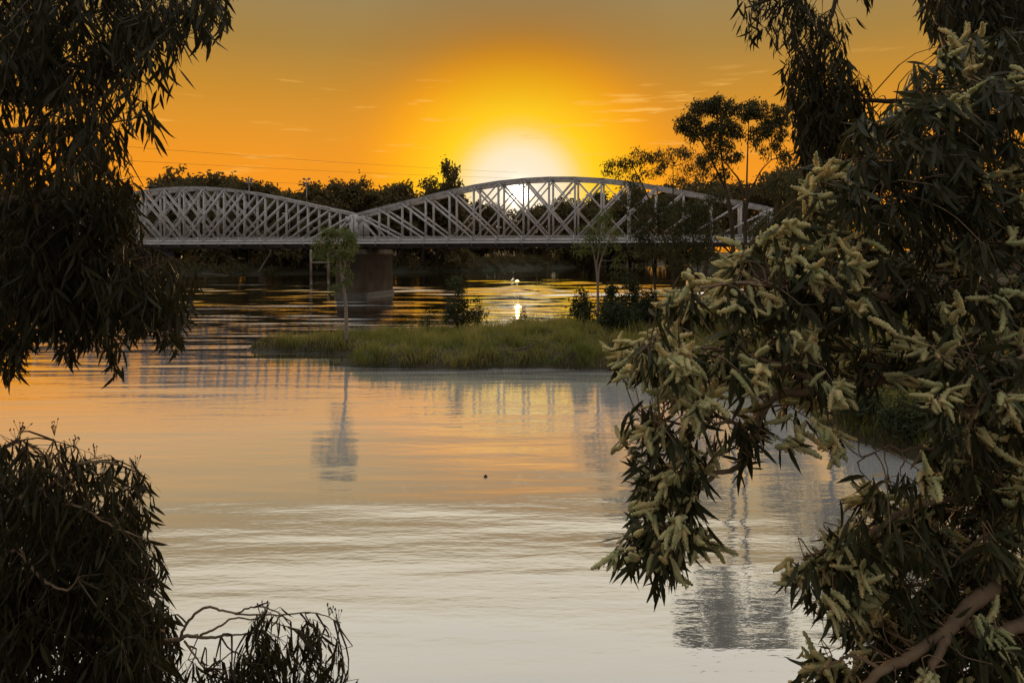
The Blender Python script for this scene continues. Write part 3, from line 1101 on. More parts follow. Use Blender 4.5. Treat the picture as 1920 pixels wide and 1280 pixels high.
def shrub(x, top, Y, w, label, seed, lm='shrub_leaf', n=26, per=34, group=None, leaf=.19):
    r = np.random.default_rng(seed)
    X = (x - 960) * Y / F
    g = float(ground_z(X, Y))
    h = max(.5, HC - (top - HY) * Y / F - g)
    t = thing('shrub', label, 'shrub', (X, Y, g), 0, group)
    st = MB()
    O = []
    ws = w * Y / F
    for i in range(n):
        a = r.uniform(0, 6.28)
        k = r.uniform(.1, 1)
        e = np.array([math.cos(a) * ws * k, math.sin(a) * ws * k, h * r.choice([.45, .7, .9, 1.0, 1.3]) * r.uniform(.55, 1) * (1 - .4 * k * k)])
        st.tube(spline([(0, 0, -.1), e * (.35, .35, .55), e], 5), np.linspace(.025, .006, 5), 4, False)
        O.append(e + r.normal(0, 1, (per, 3)) * np.array([.17, .17, .2]))
    st.build('stem_mass', M['bark'], t, kind='stuff')
    O = np.vstack(O)
    D = r.normal(0, .6, O.shape) + (0, 0, .35)
    L = r.uniform(.6, 1.3, len(O)) * leaf
    link('foliage', leaf_mesh('foliage', O, D, L, L * .45, M[lm], r), t, kind='stuff')


shrub(858, 543, 57, 24, 'gnarled dark bush in the middle of the spit skyline', 1, n=42, per=44, leaf=.22)
shrub(895, 566, 57, 22, 'low twiggy bush right of the gnarled dark bush', 2, n=24)
shrub(800, 576, 56, 14, 'thin wispy bush left of the gnarled dark bush', 3, n=10, per=20)
shrub(978, 588, 56, 12, 'small wispy bush on the sunlit skyline of the spit', 4, n=10, per=20)
shrub(1092, 556, 54, 22, 'leafy bush at the foot of the slender forked tree', 5, n=40, per=46, leaf=.23)
shrub(1148, 535, 55, 20, 'upright leafy bush right of the slender forked tree', 6, n=40, per=46, leaf=.23)
shrub(1185, 530, 55, 26, 'leafy bush between the forked tree and the dark trunked tree', 7, n=50, per=46, leaf=.23)
shrub(1215, 560, 53, 34, 'broad dark bush below the dark trunked tree', 8, n=64, per=48, leaf=.23)
shrub(1160, 575, 51, 34, 'low spreading bush on the right shoulder of the spit', 9, n=60, per=46, leaf=.22)
for i, (x, top, Y_) in enumerate(((1270, 560, 50), (1330, 560, 48), (1390, 570, 46), (1450, 570, 44), (1520, 590, 42), (1590, 600, 38), (1650, 690, 32), (1730, 690, 30), (1620, 740, 28), (1700, 760, 26))):
    shrub(x, top, Y_, 44, ORD[i] + ' dark bush along the right bank undergrowth, counting away from the spit', 30 + i, n=40, per=44, group='undergrowth on the right bank', leaf=.15)


def dead_branch(P, r0, label, Y, seed):
    r = np.random.default_rng(seed)
    pts = np.array([at(x, y, Y + dy) for x, y, dy in P])
    o = pts[0].copy()
    t = thing('dead_branch', label, 'branch', o)
    Q = spline(pts - o, 14)
    MB().tube(Q, np.linspace(r0, r0 * .3, 14), 6).build('bough', M['deadwood'], t, True)
    for i in (4, 6, 8, 10, 11):
        e = Q[i] + r.normal(0, .5, 3) * (1, .6, .5) + (0, 0, .25)
        MB().tube(spline([Q[i], (Q[i] + e) / 2 + r.normal(0, .06, 3), e], 5), np.linspace(r0 * .4, .008, 5), 5).build('twig', M['deadwood'], t, True)


dead_branch([(962, 657, 0), (985, 652, .3), (1005, 645, .6), (1022, 637, 1.0)], .07, 'bare grey branch lying in the grass of the near bank', 45.2, 1)
dead_branch([(1060, 688, 0), (1062, 676, .2), (1070, 666, .5), (1080, 658, 1.0)], .06, 'forked dead branch at the waterline near the wattle', 44.6, 2)
dead_branch([(1024, 632, 0), (1026, 616, .1), (1031, 600, .2)], .035, 'thin dead stick standing upright in the grass', 48, 3)
dead_branch([(868, 598, 0), (848, 590, .2), (836, 578, .3), (842, 566, .2)], .09, 'crooked dead limb under the gnarled dark bush', 56.5, 4)
dead_branch([(380, 514, 0), (400, 515, .5), (440, 517, 1)], .35, 'pale driftwood log lying along the far left waterline', 238, 5)
dead_branch([(484, 512, 0), (496, 492, 1), (506, 476, 1.5), (508, 466, 2)], .45, 'leaning bare trunk on the far bank below the left span', 241, 6)

fl = at(910, 894, 23.0)
tag(MB().tube([(fl[0] - .05, 23.0, .01), (fl[0], 23.0, .04), (fl[0] + .07, 23.0, .015)], [.02, .05, .015], 6).build('floating_twig', M['deadwood'], smooth=True),
    'tiny dark scrap floating on the open water', 'debris')

# ------------------------------------------------------------------ grass of the spit and banks
r_ = np.random.default_rng(5)
N = 330000
gX = r_.uniform(-22, 34, N)
gY = r_.uniform(17, 66, N)
tuft = wobble(gX, gY, 1.7) + .6 * wobble(gX + 40, gY, 4.1)
gz = ground_z(gX, gY)
keep = (gz > .10) & (r_.uniform(0, 1, N) < .60 + .45 * tuft)
keep &= ~((gX > 16) & (r_.uniform(0, 1, N) < .6))
gX, gY, gz, tuft = gX[keep], gY[keep], gz[keep], tuft[keep]
n = len(gX)
hgt = r_.uniform(.18, .5, n) * (1 + .75 * np.clip(tuft, -.6, 1)) * (1 + 1.3 * r_.uniform(0, 1, n) ** 6)
lean = r_.normal(0, .42, (n, 2))
a = r_.uniform(0, math.pi, n)
wd = r_.uniform(.018, .04, n)
B = np.stack([gX, gY, gz - .04], 1)
dx = np.stack([np.cos(a) * wd, np.sin(a) * wd, np.zeros(n)], 1)
mid = B + np.stack([lean[:, 0] * hgt * .35, lean[:, 1] * hgt * .35, hgt * .6], 1)
tip = B + np.stack([lean[:, 0] * hgt, lean[:, 1] * hgt, hgt * 1.05], 1)
V = np.stack([B - dx, B + dx, mid + dx * .75, mid - dx * .75, tip], 1).reshape(-1, 3)
k = np.arange(n)[:, None] * 5
go = link('grass', mesh_np('grass', V, [k + np.array([[0, 1, 2, 3]]), k + np.array([[3, 2, 4]])], M['grass']), kind='stuff')
tag(go, 'uneven green grass covering the low spit and the right bank', 'grass')


# reeds and dead stems along the water's edge
r_ = np.random.default_rng(6)
N = 90000
gX = r_.uniform(-22, 18, N)
gY = r_.uniform(20, 62, N)
e1 = np.maximum(poly_dist(gX, gY, SPIT), poly_dist(gX, gY, BANK))
pt = wobble(gX * 1.7, gY, 1.1)
keep = (e1 > -.25) & (e1 < 1.0) & (pt > -.15) & (r_.uniform(0, 1, N) < .8)
gX, gY = gX[keep], gY[keep]
n = len(gX)
gz = np.maximum(ground_z(gX, gY), -.3)
hgt = r_.uniform(.35, .95, n)
lean = r_.normal(0, .3, (n, 2))
a = r_.uniform(0, math.pi, n)
wd = r_.uniform(.012, .026, n)
B = np.stack([gX, gY, gz - .05], 1)
dx = np.stack([np.cos(a) * wd, np.sin(a) * wd, np.zeros(n)], 1)
mid = B + np.stack([lean[:, 0] * hgt * .3, lean[:, 1] * hgt * .3, hgt * .62], 1)
tip = B + np.stack([lean[:, 0] * hgt, lean[:, 1] * hgt, hgt], 1)
V = np.stack([B - dx, B + dx, mid + dx * .8, mid - dx * .8, tip], 1).reshape(-1, 3)
k = np.arange(n)[:, None] * 5
M['reed'] = mat('reed', (.075, .075, .028), .8, (.15, .115, .06), 1.1, .1, .3)
ro = link('reeds', mesh_np('reeds', V, [k + np.array([[0, 1, 2, 3]]), k + np.array([[3, 2, 4]])], M['reed']), kind='stuff')
tag(ro, 'ragged brown green reeds fringing the waterline of the spit', 'reeds')


# ------------------------------------------------------------------ foliage close to the eye
def sample_poly(poly, n, rng):
    poly = np.asarray(poly, float)
    lo, hi = poly.min(0), poly.max(0)
    out = np.zeros((0, 2))
    while len(out) < n:
        p = rng.uniform(lo, hi, (n * 3, 2))
        out = np.vstack([out, p[in_poly(p[:, 0], p[:, 1], poly)]])
    return out[:n]


def pts3(P, Y):
    """(column,row[,distance]) list -> points"""
    return np.array([at(p[0], p[1], p[2] if len(p) > 2 else Y) for p in P])


def at_n(x, y, Y):
    return np.stack([(x - 960) * Y / F, Y, HC - (y - HY) * Y / F], -1)


def make_branches(root, specs, bark, base):
    """each limb is a part of its own; returns points along all of them"""
    pts = []
    for P, r0, r1 in specs:
        Q = spline(P, max(8, 5 * len(P)))
        n = len(Q)
        jit = np.random.default_rng(n + int(abs(P[0][0]) * 100)).normal(0, min(r0 * .25, .0025), (n, 3))
        MB().tube(Q + jit - base, np.linspace(r0, r1, n), 8).build('branch', M[bark], root, True)
        pts.append(Q)
    return np.vstack(pts)


def trunk_for(root, base, top, r0, bark, bend=(0, 0, 0)):
    P = spline([np.array(base) + (0, 0, -.3), (np.array(base) + np.array(top)) / 2 + np.array(bend), np.array(top)], 14)
    MB().tube(P - np.array(base), np.linspace(r0, r0 * .5, 14), 10).build('trunk', M[bark], root, True)


def weeping(root, polys, bpts, rng, leaf, bark, key, mat_key, wl=.13, parts=300, slack=.10):
    """strands of long drooping leaves. polys: (outline, near, far, clusters, strands per cluster, spread px, strand length m)"""
    base = np.array(root.location)
    O, D, L = [], [], []
    tw = MB()
    for poly, Ya, Yb, ncl, per, sig, slen in polys:
        cen = sample_poly(poly, ncl, rng)
        cy = rng.uniform(Ya, Yb, ncl)
        for (cx, cyp), Yc in zip(cen, cy):
            c3 = at(cx, cyp, Yc)
            near = bpts[np.argsort(np.linalg.norm((bpts - c3 - (0, 0, .15)) * (1, .45, 1), axis=1))[:4]]
            a = near[rng.integers(0, len(near))]
            m = a * .45 + c3 * .55 + rng.normal(0, .04, 3) + (0, 0, .05)
            tw.tube(spline([a, m, c3], 6) - base, np.linspace(.0065, .0025, 6), 4, False)
            for _ in range(per):
                ln = slen * rng.uniform(.45, 1.2)
                k = max(3, int(ln / (leaf * .24)))
                s = np.linspace(0, 1, k)
                side = rng.normal(0, .42, 2)
                off = rng.normal(0, 1, 3) * np.array([sig, sig * 1.1, sig * .6]) * Yc / F
                P = c3 + off + np.stack([side[0] * ln * s, side[1] * ln * s, .10 * ln * np.sin(s * 2.4) - ln * s ** 1.25], 1)
                mid = P + (0, 0, -leaf * .45)
                x, y = to_px(mid)
                ok = in_poly(x, y, poly) | (rng.uniform(0, 1, k) < slack)
                bad = np.where(~ok)[0]
                if len(bad) and bad[0] < 2:
                    continue
                if len(bad):
                    P, k = P[:bad[0]], bad[0]
                tw.tube(np.vstack([c3, P[0], P[k // 2], P[-1]]) - base, [.0022, .002, .0016, .001], 3, False)
                O.append(P)
                D.append(np.stack([rng.normal(0, .42, k), rng.normal(0, .42, k), -np.ones(k)], 1))
                L.append(leaf * rng.uniform(.55, 1.25, k))
    tw.build('twig_mass', M[bark], root, kind='stuff')
    O, D, L = np.vstack(O), np.vstack(D), np.concatenate(L)
    D /= np.linalg.norm(D, axis=1)[:, None]
    place_leaves(root, O, D, L, L * wl, M[mat_key], key, rng, parts, wl)
    print('leaves', root.name, len(O))


def gum_tips(root, spots, rng, bark):
    """little clusters of buds standing above the weeping twigs"""
    base = np.array(root.location)
    m = MB()
    for x, y, Y in spots:
        c = at(x, y, Y) - base
        for _ in range(7):
            e = c + rng.normal(0, .018, 3) + (0, 0, .03)
            m.tube([c - (0, 0, .03), e], [.0016, .0012], 3, False)
            m.tube([e, e + rng.normal(0, .004, 3) + (0, 0, .010)], [.0045, .003], 5)
    m.build('bud_mass', M[bark], root, kind='stuff')


# --- left: old gum leaning in from outside the frame
rg = np.random.default_rng(41)
gb = (-5.2, 4.4, float(ground_z(-5.2, 4.4)))
gl_ = thing('weeping_gum', 'large gum whose black weeping leaves hang in the upper left corner', 'tree', gb)
trunk_for(gl_, gb, (-4.4, 4.3, 11.0), .26, 'bark', (.2, 0, 0))
bp_ = make_branches(gl_, [
    (np.vstack([(-4.75, 4.35, 8.6), pts3([(-250, -60, 4.2), (-40, -50, 4.0), (150, -40, 3.9), (300, -60, 3.8), (440, -30, 3.8)], 4)]), .07, .010),
    (np.vstack([(-4.8, 4.35, 8.2), pts3([(-200, 60, 4.4), (-20, 90, 4.3), (120, 120, 4.2), (250, 150, 4.1)], 4)]), .05, .008),
    (np.vstack([(-4.9, 4.35, 7.8), pts3([(-200, 240, 4.2), (-30, 250, 4.2), (90, 240, 4.1), (200, 235, 4.0)], 4)]), .045, .008),
    (np.vstack([(-4.95, 4.35, 7.3), pts3([(-260, 390, 4.9), (-60, 388, 4.8), (60, 372, 4.7), (110, 362, 4.6), (150, 372, 4.6), (195, 402, 4.6), (230, 440, 4.6), (300, 490, 4.7)], 4)]), .055, .007),
    (pts3([(60, 372, 4.7), (110, 346, 4.65), (140, 345, 4.6), (160, 362, 4.6)], 4), .018, .006),
    (np.vstack([(-5.0, 4.35, 6.9), pts3([(-200, 440, 5.2), (-40, 420, 5.1), (60, 430, 5.0), (150, 470, 5.0), (260, 510, 5.0)], 4)]), .04, .006),
], 'bark', np.array(gb))
POLY_A = [(-60, -60), (455, -60), (440, 10), (425, 40), (408, 95), (385, 100), (372, 70), (352, 60), (338, 110), (338, 185), (320, 195), (300, 230), (295, 280), (278, 275),
          (262, 240), (240, 250), (235, 310), (270, 330), (262, 365), (200, 350), (160, 372), (100, 360), (40, 365), (-60, 370)]
POLY_B = [(-60, 350), (60, 350), (150, 362), (200, 385), (245, 432), (290, 455), (330, 485), (362, 505), (376, 550), (368, 590), (345, 620), (338, 655), (325, 690), (312, 690),
          (305, 650), (285, 625), (255, 640), (232, 660), (232, 705), (208, 722), (198, 670), (165, 650), (135, 690), (120, 690), (110, 650), (70, 640), (48, 660), (30, 715), (12, 722), (-60, 700)]
weeping(gl_, [(POLY_A, 3.5, 4.7, 68, 6, 24, .34), ([(-60, -60), (440, -60), (320, 60), (240, 130), (180, 200), (-60, 190)], 3.9, 4.9, 52, 7, 28, .34),
              ([(90, 320), (275, 330), (268, 365), (250, 400), (275, 445), (200, 450), (110, 400)], 4.2, 4.9, 26, 6, 16, .26), (POLY_B, 4.1, 5.5, 98, 8, 22, .34), ([(-60, 400), (230, 440), (340, 520), (330, 590), (100, 620), (-60, 620)], 4.4, 5.6, 55, 8, 24, .30)],
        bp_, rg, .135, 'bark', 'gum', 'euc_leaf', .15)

# --- lower left: young weeping gum below the path
rg = np.random.default_rng(42)
yb = (-3.9, 4.9, float(ground_z(-3.9, 4.9)))
yg = thing('young_gum', 'rounded young gum with weeping olive leaves in the lower left corner', 'tree', yb)
trunk_for(yg, yb, (-3.75, 4.9, 5.6), .07, 'bark', (.05, 0, 0))
bp_ = make_branches(yg, [
    (np.vstack([(-3.8, 4.9, 5.3), pts3([(0, 955, 4.4), (60, 925, 4.3), (110, 900, 4.2), (150, 870, 4.2), (200, 866, 4.2), (255, 885, 4.2)], 4)]), .025, .004),
    (pts3([(60, 925, 4.3), (90, 870, 4.3), (60, 835, 4.3), (30, 822, 4.3)], 4), .012, .003),
    (pts3([(110, 900, 4.2), (110, 850, 4.3), (100, 822, 4.3)], 4), .010, .003),
    (pts3([(40, 945, 4.25), (100, 948, 4.1), (150, 950, 4.0), (200, 980, 4.0), (270, 1010, 4.0)], 4), .012, .003),
    (np.vstack([(-3.85, 4.9, 4.9), pts3([(20, 1035, 4.2), (60, 1065, 4.1), (85, 1090, 4.0), (125, 1106, 3.9), (150, 1080, 3.9)], 4)]), .016, .003),
    (np.vstack([(-3.85, 4.9, 4.6), pts3([(60, 1180, 4.5), (200, 1200, 4.4), (325, 1200, 4.3), (345, 1192, 4.3), (395, 1195, 4.3), (430, 1190, 4.3), (480, 1185, 4.3)], 4)]), .022, .004),
    (pts3([(338, 1195, 4.3), (352, 1165, 4.3), (385, 1138, 4.3), (410, 1142, 4.3), (445, 1148, 4.3), (470, 1138, 4.3), (510, 1142, 4.3), (545, 1165, 4.35)], 4), .010, .0035),
    (pts3([(375, 1190, 4.3), (410, 1175, 4.3), (440, 1158, 4.3), (500, 1165, 4.3), (560, 1180, 4.3)], 4), .008, .003),
    (pts3([(440, 1150, 4.3), (520, 1152, 4.3), (580, 1148, 4.3), (612, 1155, 4.3), (640, 1168, 4.3)], 4), .006, .0025),
    (pts3([(345, 1200, 4.3), (370, 1235, 4.25), (392, 1265, 4.25)], 4), .007, .003),
], 'limb_bark', np.array(yb))
POLY_C = [(-60, 850), (10, 825), (40, 812), (70, 830), (100, 812), (120, 828), (150, 845), (178, 852), (200, 858), (255, 872), (285, 915), (286, 990), (276, 1010), (296, 1030), (312, 1070),
          (318, 1090), (322, 1140), (330, 1190), (345, 1240), (350, 1330), (-60, 1330)]
POLY_D = [(432, 1180), (470, 1150), (510, 1145), (545, 1165), (600, 1160), (640, 1158), (664, 1180), (662, 1215), (655, 1240), (655, 1330), (420, 1330), (425, 1240)]
weeping(yg, [(POLY_C, 3.9, 5.1, 150, 7, 22, .34), ([(-60, 900), (240, 920), (280, 1060), (300, 1330), (-60, 1330)], 4.2, 5.2, 75, 7, 24, .34),
             (POLY_D, 4.1, 4.6, 34, 6, 14, .26), ([(340, 1225), (430, 1255), (430, 1330), (340, 1330)], 4.1, 4.4, 7, 5, 12, .2)],
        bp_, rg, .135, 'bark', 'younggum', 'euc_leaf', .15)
gum_tips(yg, [(30, 815, 4.3), (102, 808, 4.3), (138, 832, 4.3), (178, 850, 4.2), (255, 872, 4.2), (617, 1146, 4.3), (633, 1156, 4.3), (500, 1140, 4.3), (38, 806, 4.3)], rg, 'bark')

# --- upper right: gum whose thin sprays hang before the sky
rg = np.random.default_rng(43)
rb = (6.6, 7.6, float(ground_z(6.6, 7.6)))
rgum = thing('overhanging_gum', 'gum with thin black leaf sprays hanging from the top right of the sky', 'tree', rb)
trunk_for(rgum, rb, (6.2, 7.4, 14.2), .24, 'bark', (.15, 0, 0))
bp_ = make_branches(rgum, [
    (np.vstack([(6.3, 7.4, 11.8), pts3([(1800, -60, 6.6), (1650, -70, 6.4), (1520, -30, 6.2), (1440, 0, 6.2), (1400, 15, 6.2)], 6)]), .06, .006),
    (np.vstack([(6.35, 7.4, 11.0), pts3([(1800, -80, 6.8), (1680, -70, 6.6), (1580, -20, 6.4), (1550, 60, 6.3), (1500, 130, 6.3)], 6)]), .05, .006),
    (np.vstack([(6.4, 7.4, 10.2), pts3([(1800, 180, 6.8), (1680, 190, 6.6), (1580, 190, 6.5), (1510, 220, 6.4)], 6)]), .045, .006),
], 'bark', np.array(rb))
E1 = [(1382, 10), (1400, -40), (1500, -40), (1520, 20), (1560, 20), (1590, 40), (1590, 110), (1600, 180), (1598, 250), (1560, 270), (1530, 300), (1500, 300), (1486, 240), (1470, 170), (1455, 110), (1440, 70), (1410, 85), (1384, 70)]
E2 = [(1500, 90), (1570, 60), (1600, 130), (1640, 150), (1640, 280), (1560, 330), (1510, 330), (1490, 260)]
E3 = [(1600, -40), (1660, -40), (1640, 10), (1620, 12)]
E4 = [(1710, -60), (1980, -60), (1980, 190), (1820, 170), (1760, 90), (1730, 50)]
weeping(rgum, [(E1, 6.0, 6.8, 52, 5, 18, .42), (E2, 6.2, 6.9, 50, 6, 22, .42), (E3, 6.0, 6.5, 4, 3, 10, .3), (E4, 5.6, 7.2, 110, 8, 30, .45)],
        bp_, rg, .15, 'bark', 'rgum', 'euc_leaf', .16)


# --- right: flowering wattle
def spike_mesh(name, bend, seed, rings=11, around=6):
    """a blossom spike one unit long: a stalk set all round with fluffy buds"""
    r = np.random.default_rng(seed)
    m = MB()
    ts = np.linspace(.02, 1, rings)
    ax = np.stack([bend * ts ** 2, .06 * np.sin(ts * 3) * (1 if seed % 2 else -1), ts], 1)
    env = .125 * np.sqrt(np.clip(np.sin(np.clip(ts * .80 + .17, 0, 1) * math.pi), .05, 1))
    m.tube(ax, env * .7, 6)
    for i in range(rings):
        for j in range(around):
            a = 2 * math.pi * (j + .5 * (i % 2)) / around + r.normal(0, .2)
            u = np.array([math.cos(a), math.sin(a), r.normal(.1, .25)])
            v = np.array([-math.sin(a), math.cos(a), 0])
            w3 = np.array([0, 0, 1.])
            c = ax[i] + u * env[i] * r.uniform(.62, .9)
            w = .050 * r.uniform(.75, 1.25)
            e = c + u * w * .9
            m.add([c + v * w, c + w3 * w, c - v * w, c - w3 * w, e], None, [(0, 1, 4), (1, 2, 4), (2, 3, 4), (3, 0, 4)])
    return m.mesh(name, M['catkin'])


SPIKES = [spike_mesh('blossom_spike', b, i) for i, b in enumerate((.08, .2, -.14, .3, -.02))]
SPV = []
for me in SPIKES:
    co = np.zeros(len(me.vertices) * 3, np.float32)
    me.vertices.foreach_get('co', co)
    tq = [tuple(p.vertices) for p in me.polygons]
    SPV.append((co.reshape(-1, 3), np.array([q for q in tq if len(q) == 4]), np.array([q for q in tq if len(q) == 3])))

rg = np.random.default_rng(44)
wb = (4.6, 3.9, float(ground_z(4.6, 3.9)))
wat = thing('flowering_wattle', 'flowering wattle with cream blossom spikes filling the right side', 'tree', wb)
trunk_for(wat, wb, (4.2, 3.9, 9.6), .16, 'limb_bark', (-.1, 0, 0))
wp = make_branches(wat, [
    (np.vstack([(4.45, 3.9, 6.6), pts3([(2000, 690, 3.9), (1850, 705, 3.8), (1720, 712, 3.7), (1620, 716, 3.6), (1530, 730, 3.5), (1455, 742, 3.5), (1425, 785, 3.45), (1408, 840, 3.4), (1392, 872, 3.4), (1345, 886, 3.35), (1270, 885, 3.3), (1215, 905, 3.3)], 4)]), .040, .006),
    (pts3([(1392, 872, 3.4), (1400, 815, 3.4), (1370, 790, 3.35), (1320, 800, 3.3), (1260, 790, 3.3), (1200, 770, 3.3)], 4), .014, .004),
    (pts3([(1345, 886, 3.35), (1300, 930, 3.3), (1260, 990, 3.3), (1220, 1040, 3.3)], 4), .012, .004),
    (pts3([(1560, 725, 3.55), (1470, 690, 3.4), (1380, 660, 3.3), (1290, 650, 3.2), (1200, 650, 3.2)], 4), .016, .004),
    (np.vstack([(4.4, 3.9, 7.3), pts3([(1900, 560, 3.9), (1750, 560, 3.7), (1600, 550, 3.5), (1480, 540, 3.4), (1380, 530, 3.3), (1290, 545, 3.3)], 4)]), .035, .005),
    (np.vstack([(4.3, 3.9, 8.1), pts3([(1850, 380, 3.9), (1720, 370, 3.8), (1620, 340, 3.7), (1540, 340, 3.6)], 4)]), .03, .005),
    (np.vstack([(4.25, 3.9, 8.8), pts3([(1900, 220, 4.0), (1780, 200, 3.9), (1690, 180, 3.8)], 4)]), .025, .005),
    # pale lower boughs
    (np.vstack([(4.55, 3.9, 5.4), pts3([(2010, 1120, 3.6), (1940, 1112, 3.3), (1895, 1098, 3.2), (1850, 1112, 3.1), (1805, 1148, 3.05), (1780, 1180, 3.0), (1745, 1205, 3.0), (1700, 1235, 2.95), (1655, 1255, 2.9), (1610, 1300, 2.9)], 4)]), .045, .016),
    (np.vstack([(4.55, 3.9, 5.2), pts3([(2000, 1150, 3.3), (1920, 1168, 3.1), (1875, 1185, 3.05), (1840, 1190, 3.0), (1812, 1168, 3.0)], 4)]), .036, .020),
    (pts3([(1780, 1180, 3.0), (1765, 1215, 2.95), (1745, 1250, 2.9), (1730, 1300, 2.9)], 4), .022, .012),
    (np.vstack([(4.5, 3.9, 6.1), pts3([(1990, 960, 3.5), (1890, 1000, 3.3), (1850, 1000, 3.25), (1810, 1035, 3.2), (1780, 1065, 3.2)], 4)]), .016, .003),
    (pts3([(1890, 1005, 3.25), (1850, 1020, 3.2), (1838, 1060, 3.2), (1805, 1075, 3.2), (1770, 1080, 3.2)], 4), .009, .003),
    (np.vstack([(4.5, 3.9, 6.9), pts3([(1980, 650, 3.3), (1920, 668, 3.1), (1865, 680, 3.05), (1820, 698, 3.0), (1795, 722, 3.0)], 4)]), .012, .003),
    (np.vstack([(4.5, 3.9, 6.8), pts3([(1980, 680, 3.3), (1925, 695, 3.1), (1875, 712, 3.05), (1845, 740, 3.0), (1820, 790, 3.0), (1805, 850, 3.0)], 4)]), .014, .004),
    (pts3([(1910, 705, 3.1), (1885, 745, 3.05), (1850, 795, 3.0)], 4), .008, .003),
    (pts3([(1760, 842, 3.3), (1715, 840, 3.3), (1690, 845, 3.3), (1670, 835, 3.3), (1640, 848, 3.3)], 4), .007, .003),
    (np.vstack([(4.5, 3.9, 6.3), pts3([(1960, 900, 3.7), (1800, 930, 3.5), (1690, 960, 3.4), (1600, 1030, 3.3), (1540, 1035, 3.3), (1490, 1070, 3.3)], 4)]), .022, .005),
    (pts3([(1655, 1255, 2.9), (1600, 1230, 3.0), (1570, 1240, 3.0), (1530, 1260, 3.0)], 4), .010, .004),
], 'limb_bark', np.array(wb))

P1 = [(1960, 30), (1790, 55), (1720, 100), (1690, 130), (1655, 190), (1565, 245), (1520, 290), (1496, 345), (1492, 420), (1450, 430), (1395, 452), (1330, 510), (1262, 522), (1236, 570), (1250, 625), (1185, 640),
      (1132, 640), (1150, 695), (1195, 720), (1250, 760), (1300, 790), (1340, 760), (1420, 730), (1470, 775), (1520, 760), (1580, 750), (1600, 700), (1680, 715), (1740, 760), (1960, 790)]
P1b = [(1960, 120), (1720, 170), (1600, 280), (1530, 370), (1510, 480), (1440, 540), (1400, 620), (1480, 700), (1620, 690), (1740, 740), (1960, 780)]
P2 = [(1140, 790), (1200, 775), (1262, 785), (1330, 800), (1370, 830), (1330, 880), (1300, 930), (1335, 965), (1340, 1010), (1290, 1040), (1275, 1075), (1230, 1130), (1200, 1090), (1135, 1050), (1180, 1000), (1185, 930), (1200, 880), (1160, 850)]
P2b = [(1370, 760), (1430, 750), (1440, 830), (1410, 880), (1360, 860)]
P3 = [(1960, 640), (1790, 700), (1735, 740), (1745, 830), (1700, 885), (1640, 880), (1570, 950), (1570, 1000), (1500, 1010), (1460, 1075), (1480, 1130), (1570, 1165), (1560, 1200), (1500, 1240), (1480, 1280), (1500, 1340), (1960, 1340)]
P3b = [(1960, 760), (1800, 800), (1740, 900), (1620, 960), (1600, 1100), (1620, 1340), (1960, 1340)]
P4 = [(1475, 800), (1520, 790), (1600, 815), (1580, 840), (1510, 850), (1480, 845)]
O, D, L, CO, CD, CL = [], [], [], [], [], []
tw = MB()
wbase = np.array(wb)
wpx = to_px(wp)[0]
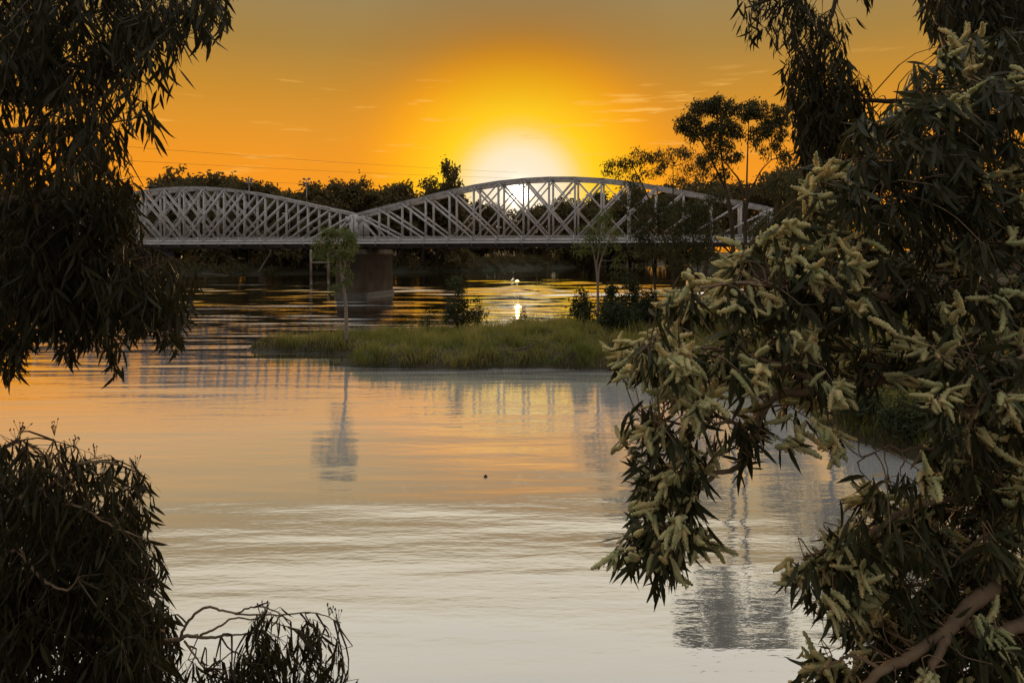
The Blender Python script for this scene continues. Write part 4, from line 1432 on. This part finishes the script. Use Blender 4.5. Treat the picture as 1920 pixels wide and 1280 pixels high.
for poly, Ya, Yb, ncl, nl_, bloom in ((P1, 2.9, 4.2, 330, 17, .74), (P1b, 3.4, 4.6, 190, 22, .12), (P2, 3.0, 3.7, 62, 16, .45), (P2b, 3.2, 3.7, 10, 12, .2), (P3, 2.8, 4.2, 260, 18, .38), (P3b, 3.4, 4.6, 170, 22, .10), (P4, 3.0, 3.3, 6, 6, 1.0)):
    cen = sample_poly(poly, ncl, rg)
    dd = poly_dist(cen[:, 0], cen[:, 1], poly)
    for (cx, cyp), e_ in zip(cen, dd):
        Yc = rg.uniform(Ya, Yb)
        c = at(cx, cyp, Yc)
        ww = wp[wpx > 1460] if (poly is P3 or poly is P3b) else wp
        a = ww[np.argsort(np.linalg.norm((ww - c) * (1, .4, 1), axis=1))[rg.integers(0, 9)]]
        m_ = a * .4 + c * .6 + rg.normal(0, .035, 3) + (0, 0, .04)
        tw.tube(spline([a, a * .7 + c * .3 + rg.normal(0, .03, 3), m_, c], 8) - wbase, np.linspace(.0048, .002, 8), 4, False)
        out = c - a
        out /= np.linalg.norm(out) + 1e-6
        k = int(nl_ * rg.uniform(.6, 1.4))
        st = c - out * (.13 * rg.uniform(0, 1, k))[:, None] + rg.normal(0, .018, (k, 3))
        d = out * .45 + rg.normal(0, .42, (k, 3)) + (0, 0, -.85)
        d /= np.linalg.norm(d, axis=1)[:, None]
        l = .145 * rg.uniform(.6, 1.25, k)
        x, y = to_px(st + d * l[:, None] * .6)
        ok = in_poly(x, y, poly) | (rg.uniform(0, 1, k) < .3)
        O.append(st[ok]); D.append(d[ok]); L.append(l[ok])
        pb = bloom * (1.25 if e_ < 70 else .7) * (.45 if (cx > 1640 and cyp < 700) else 1) * (.55 if (cx > 1560 and cyp < 420) else 1)
        if rg.uniform() < pb:
            k = rg.integers(7, 18)
            st = c - out * (.10 * rg.uniform(-.3, 1, k))[:, None] + rg.normal(0, .02, (k, 3))
            d = out * .55 + rg.normal(0, .5, (k, 3)) + (-.12, -.25, -.30)
            d /= np.linalg.norm(d, axis=1)[:, None]
            l = .098 * rg.uniform(.45, 1.35, k)
            x, y = to_px(st + d * l[:, None] * .6)
            ok = in_poly(x, y, poly) | (rg.uniform(0, 1, k) < .4)
            CO.append(st[ok]); CD.append(d[ok]); CL.append(l[ok])
tw.build('twig_mass', M['limb_bark'], wat, kind='stuff')
O, D, L = np.vstack(O), np.vstack(D), np.concatenate(L)
print('wattle leaves', len(O))
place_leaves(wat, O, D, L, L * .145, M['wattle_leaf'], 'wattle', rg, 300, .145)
CO, CD, CL = np.vstack(CO), np.vstack(CD), np.concatenate(CL)
print('spikes', len(CO))
cD, cS, cN = leaf_frames(CD, rg)
x, y = to_px(CO + cD * CL[:, None] * .5)
vis = (x > 0) & (x < 1920) & (y > 0) & (y < 1280)
cell = (x // 22).astype(int) * 1000 + (y // 22).astype(int)
seen, pick = set(), []
for i in np.argsort(CO[:, 1]):
    if vis[i] and cell[i] not in seen:
        seen.add(cell[i])
        pick.append(i)
pick = sorted(pick, key=lambda i: -CL[i] / CO[i, 1])[:300]
single = set(int(i) for i in pick)
VV, QQ, TT, nn = [], [], [], 0
for i in range(len(CO)):
    R = np.stack([cS[i] * CL[i], cN[i] * CL[i], cD[i] * CL[i]], 1)
    if i in single:
        M4 = np.eye(4)
        M4[:3, :3] = R
        M4[:3, 3] = CO[i] - wbase
        o = bpy.data.objects.new('blossom_spike', SPIKES[i % 5])
        COL.objects.link(o)
        o.parent = wat
        o.matrix_basis = Matrix(M4.tolist())
    else:
        v, q, t3 = SPV[i % 5]
        VV.append(v @ R.T + CO[i] - wbase)
        QQ.append(q + nn)
        TT.append(t3 + nn)
        nn += len(v)
if VV:
    link('blossom_mass', mesh_np('blossom_mass', np.vstack(VV), [np.vstack(QQ), np.vstack(TT)], M['catkin']), wat, kind='stuff')
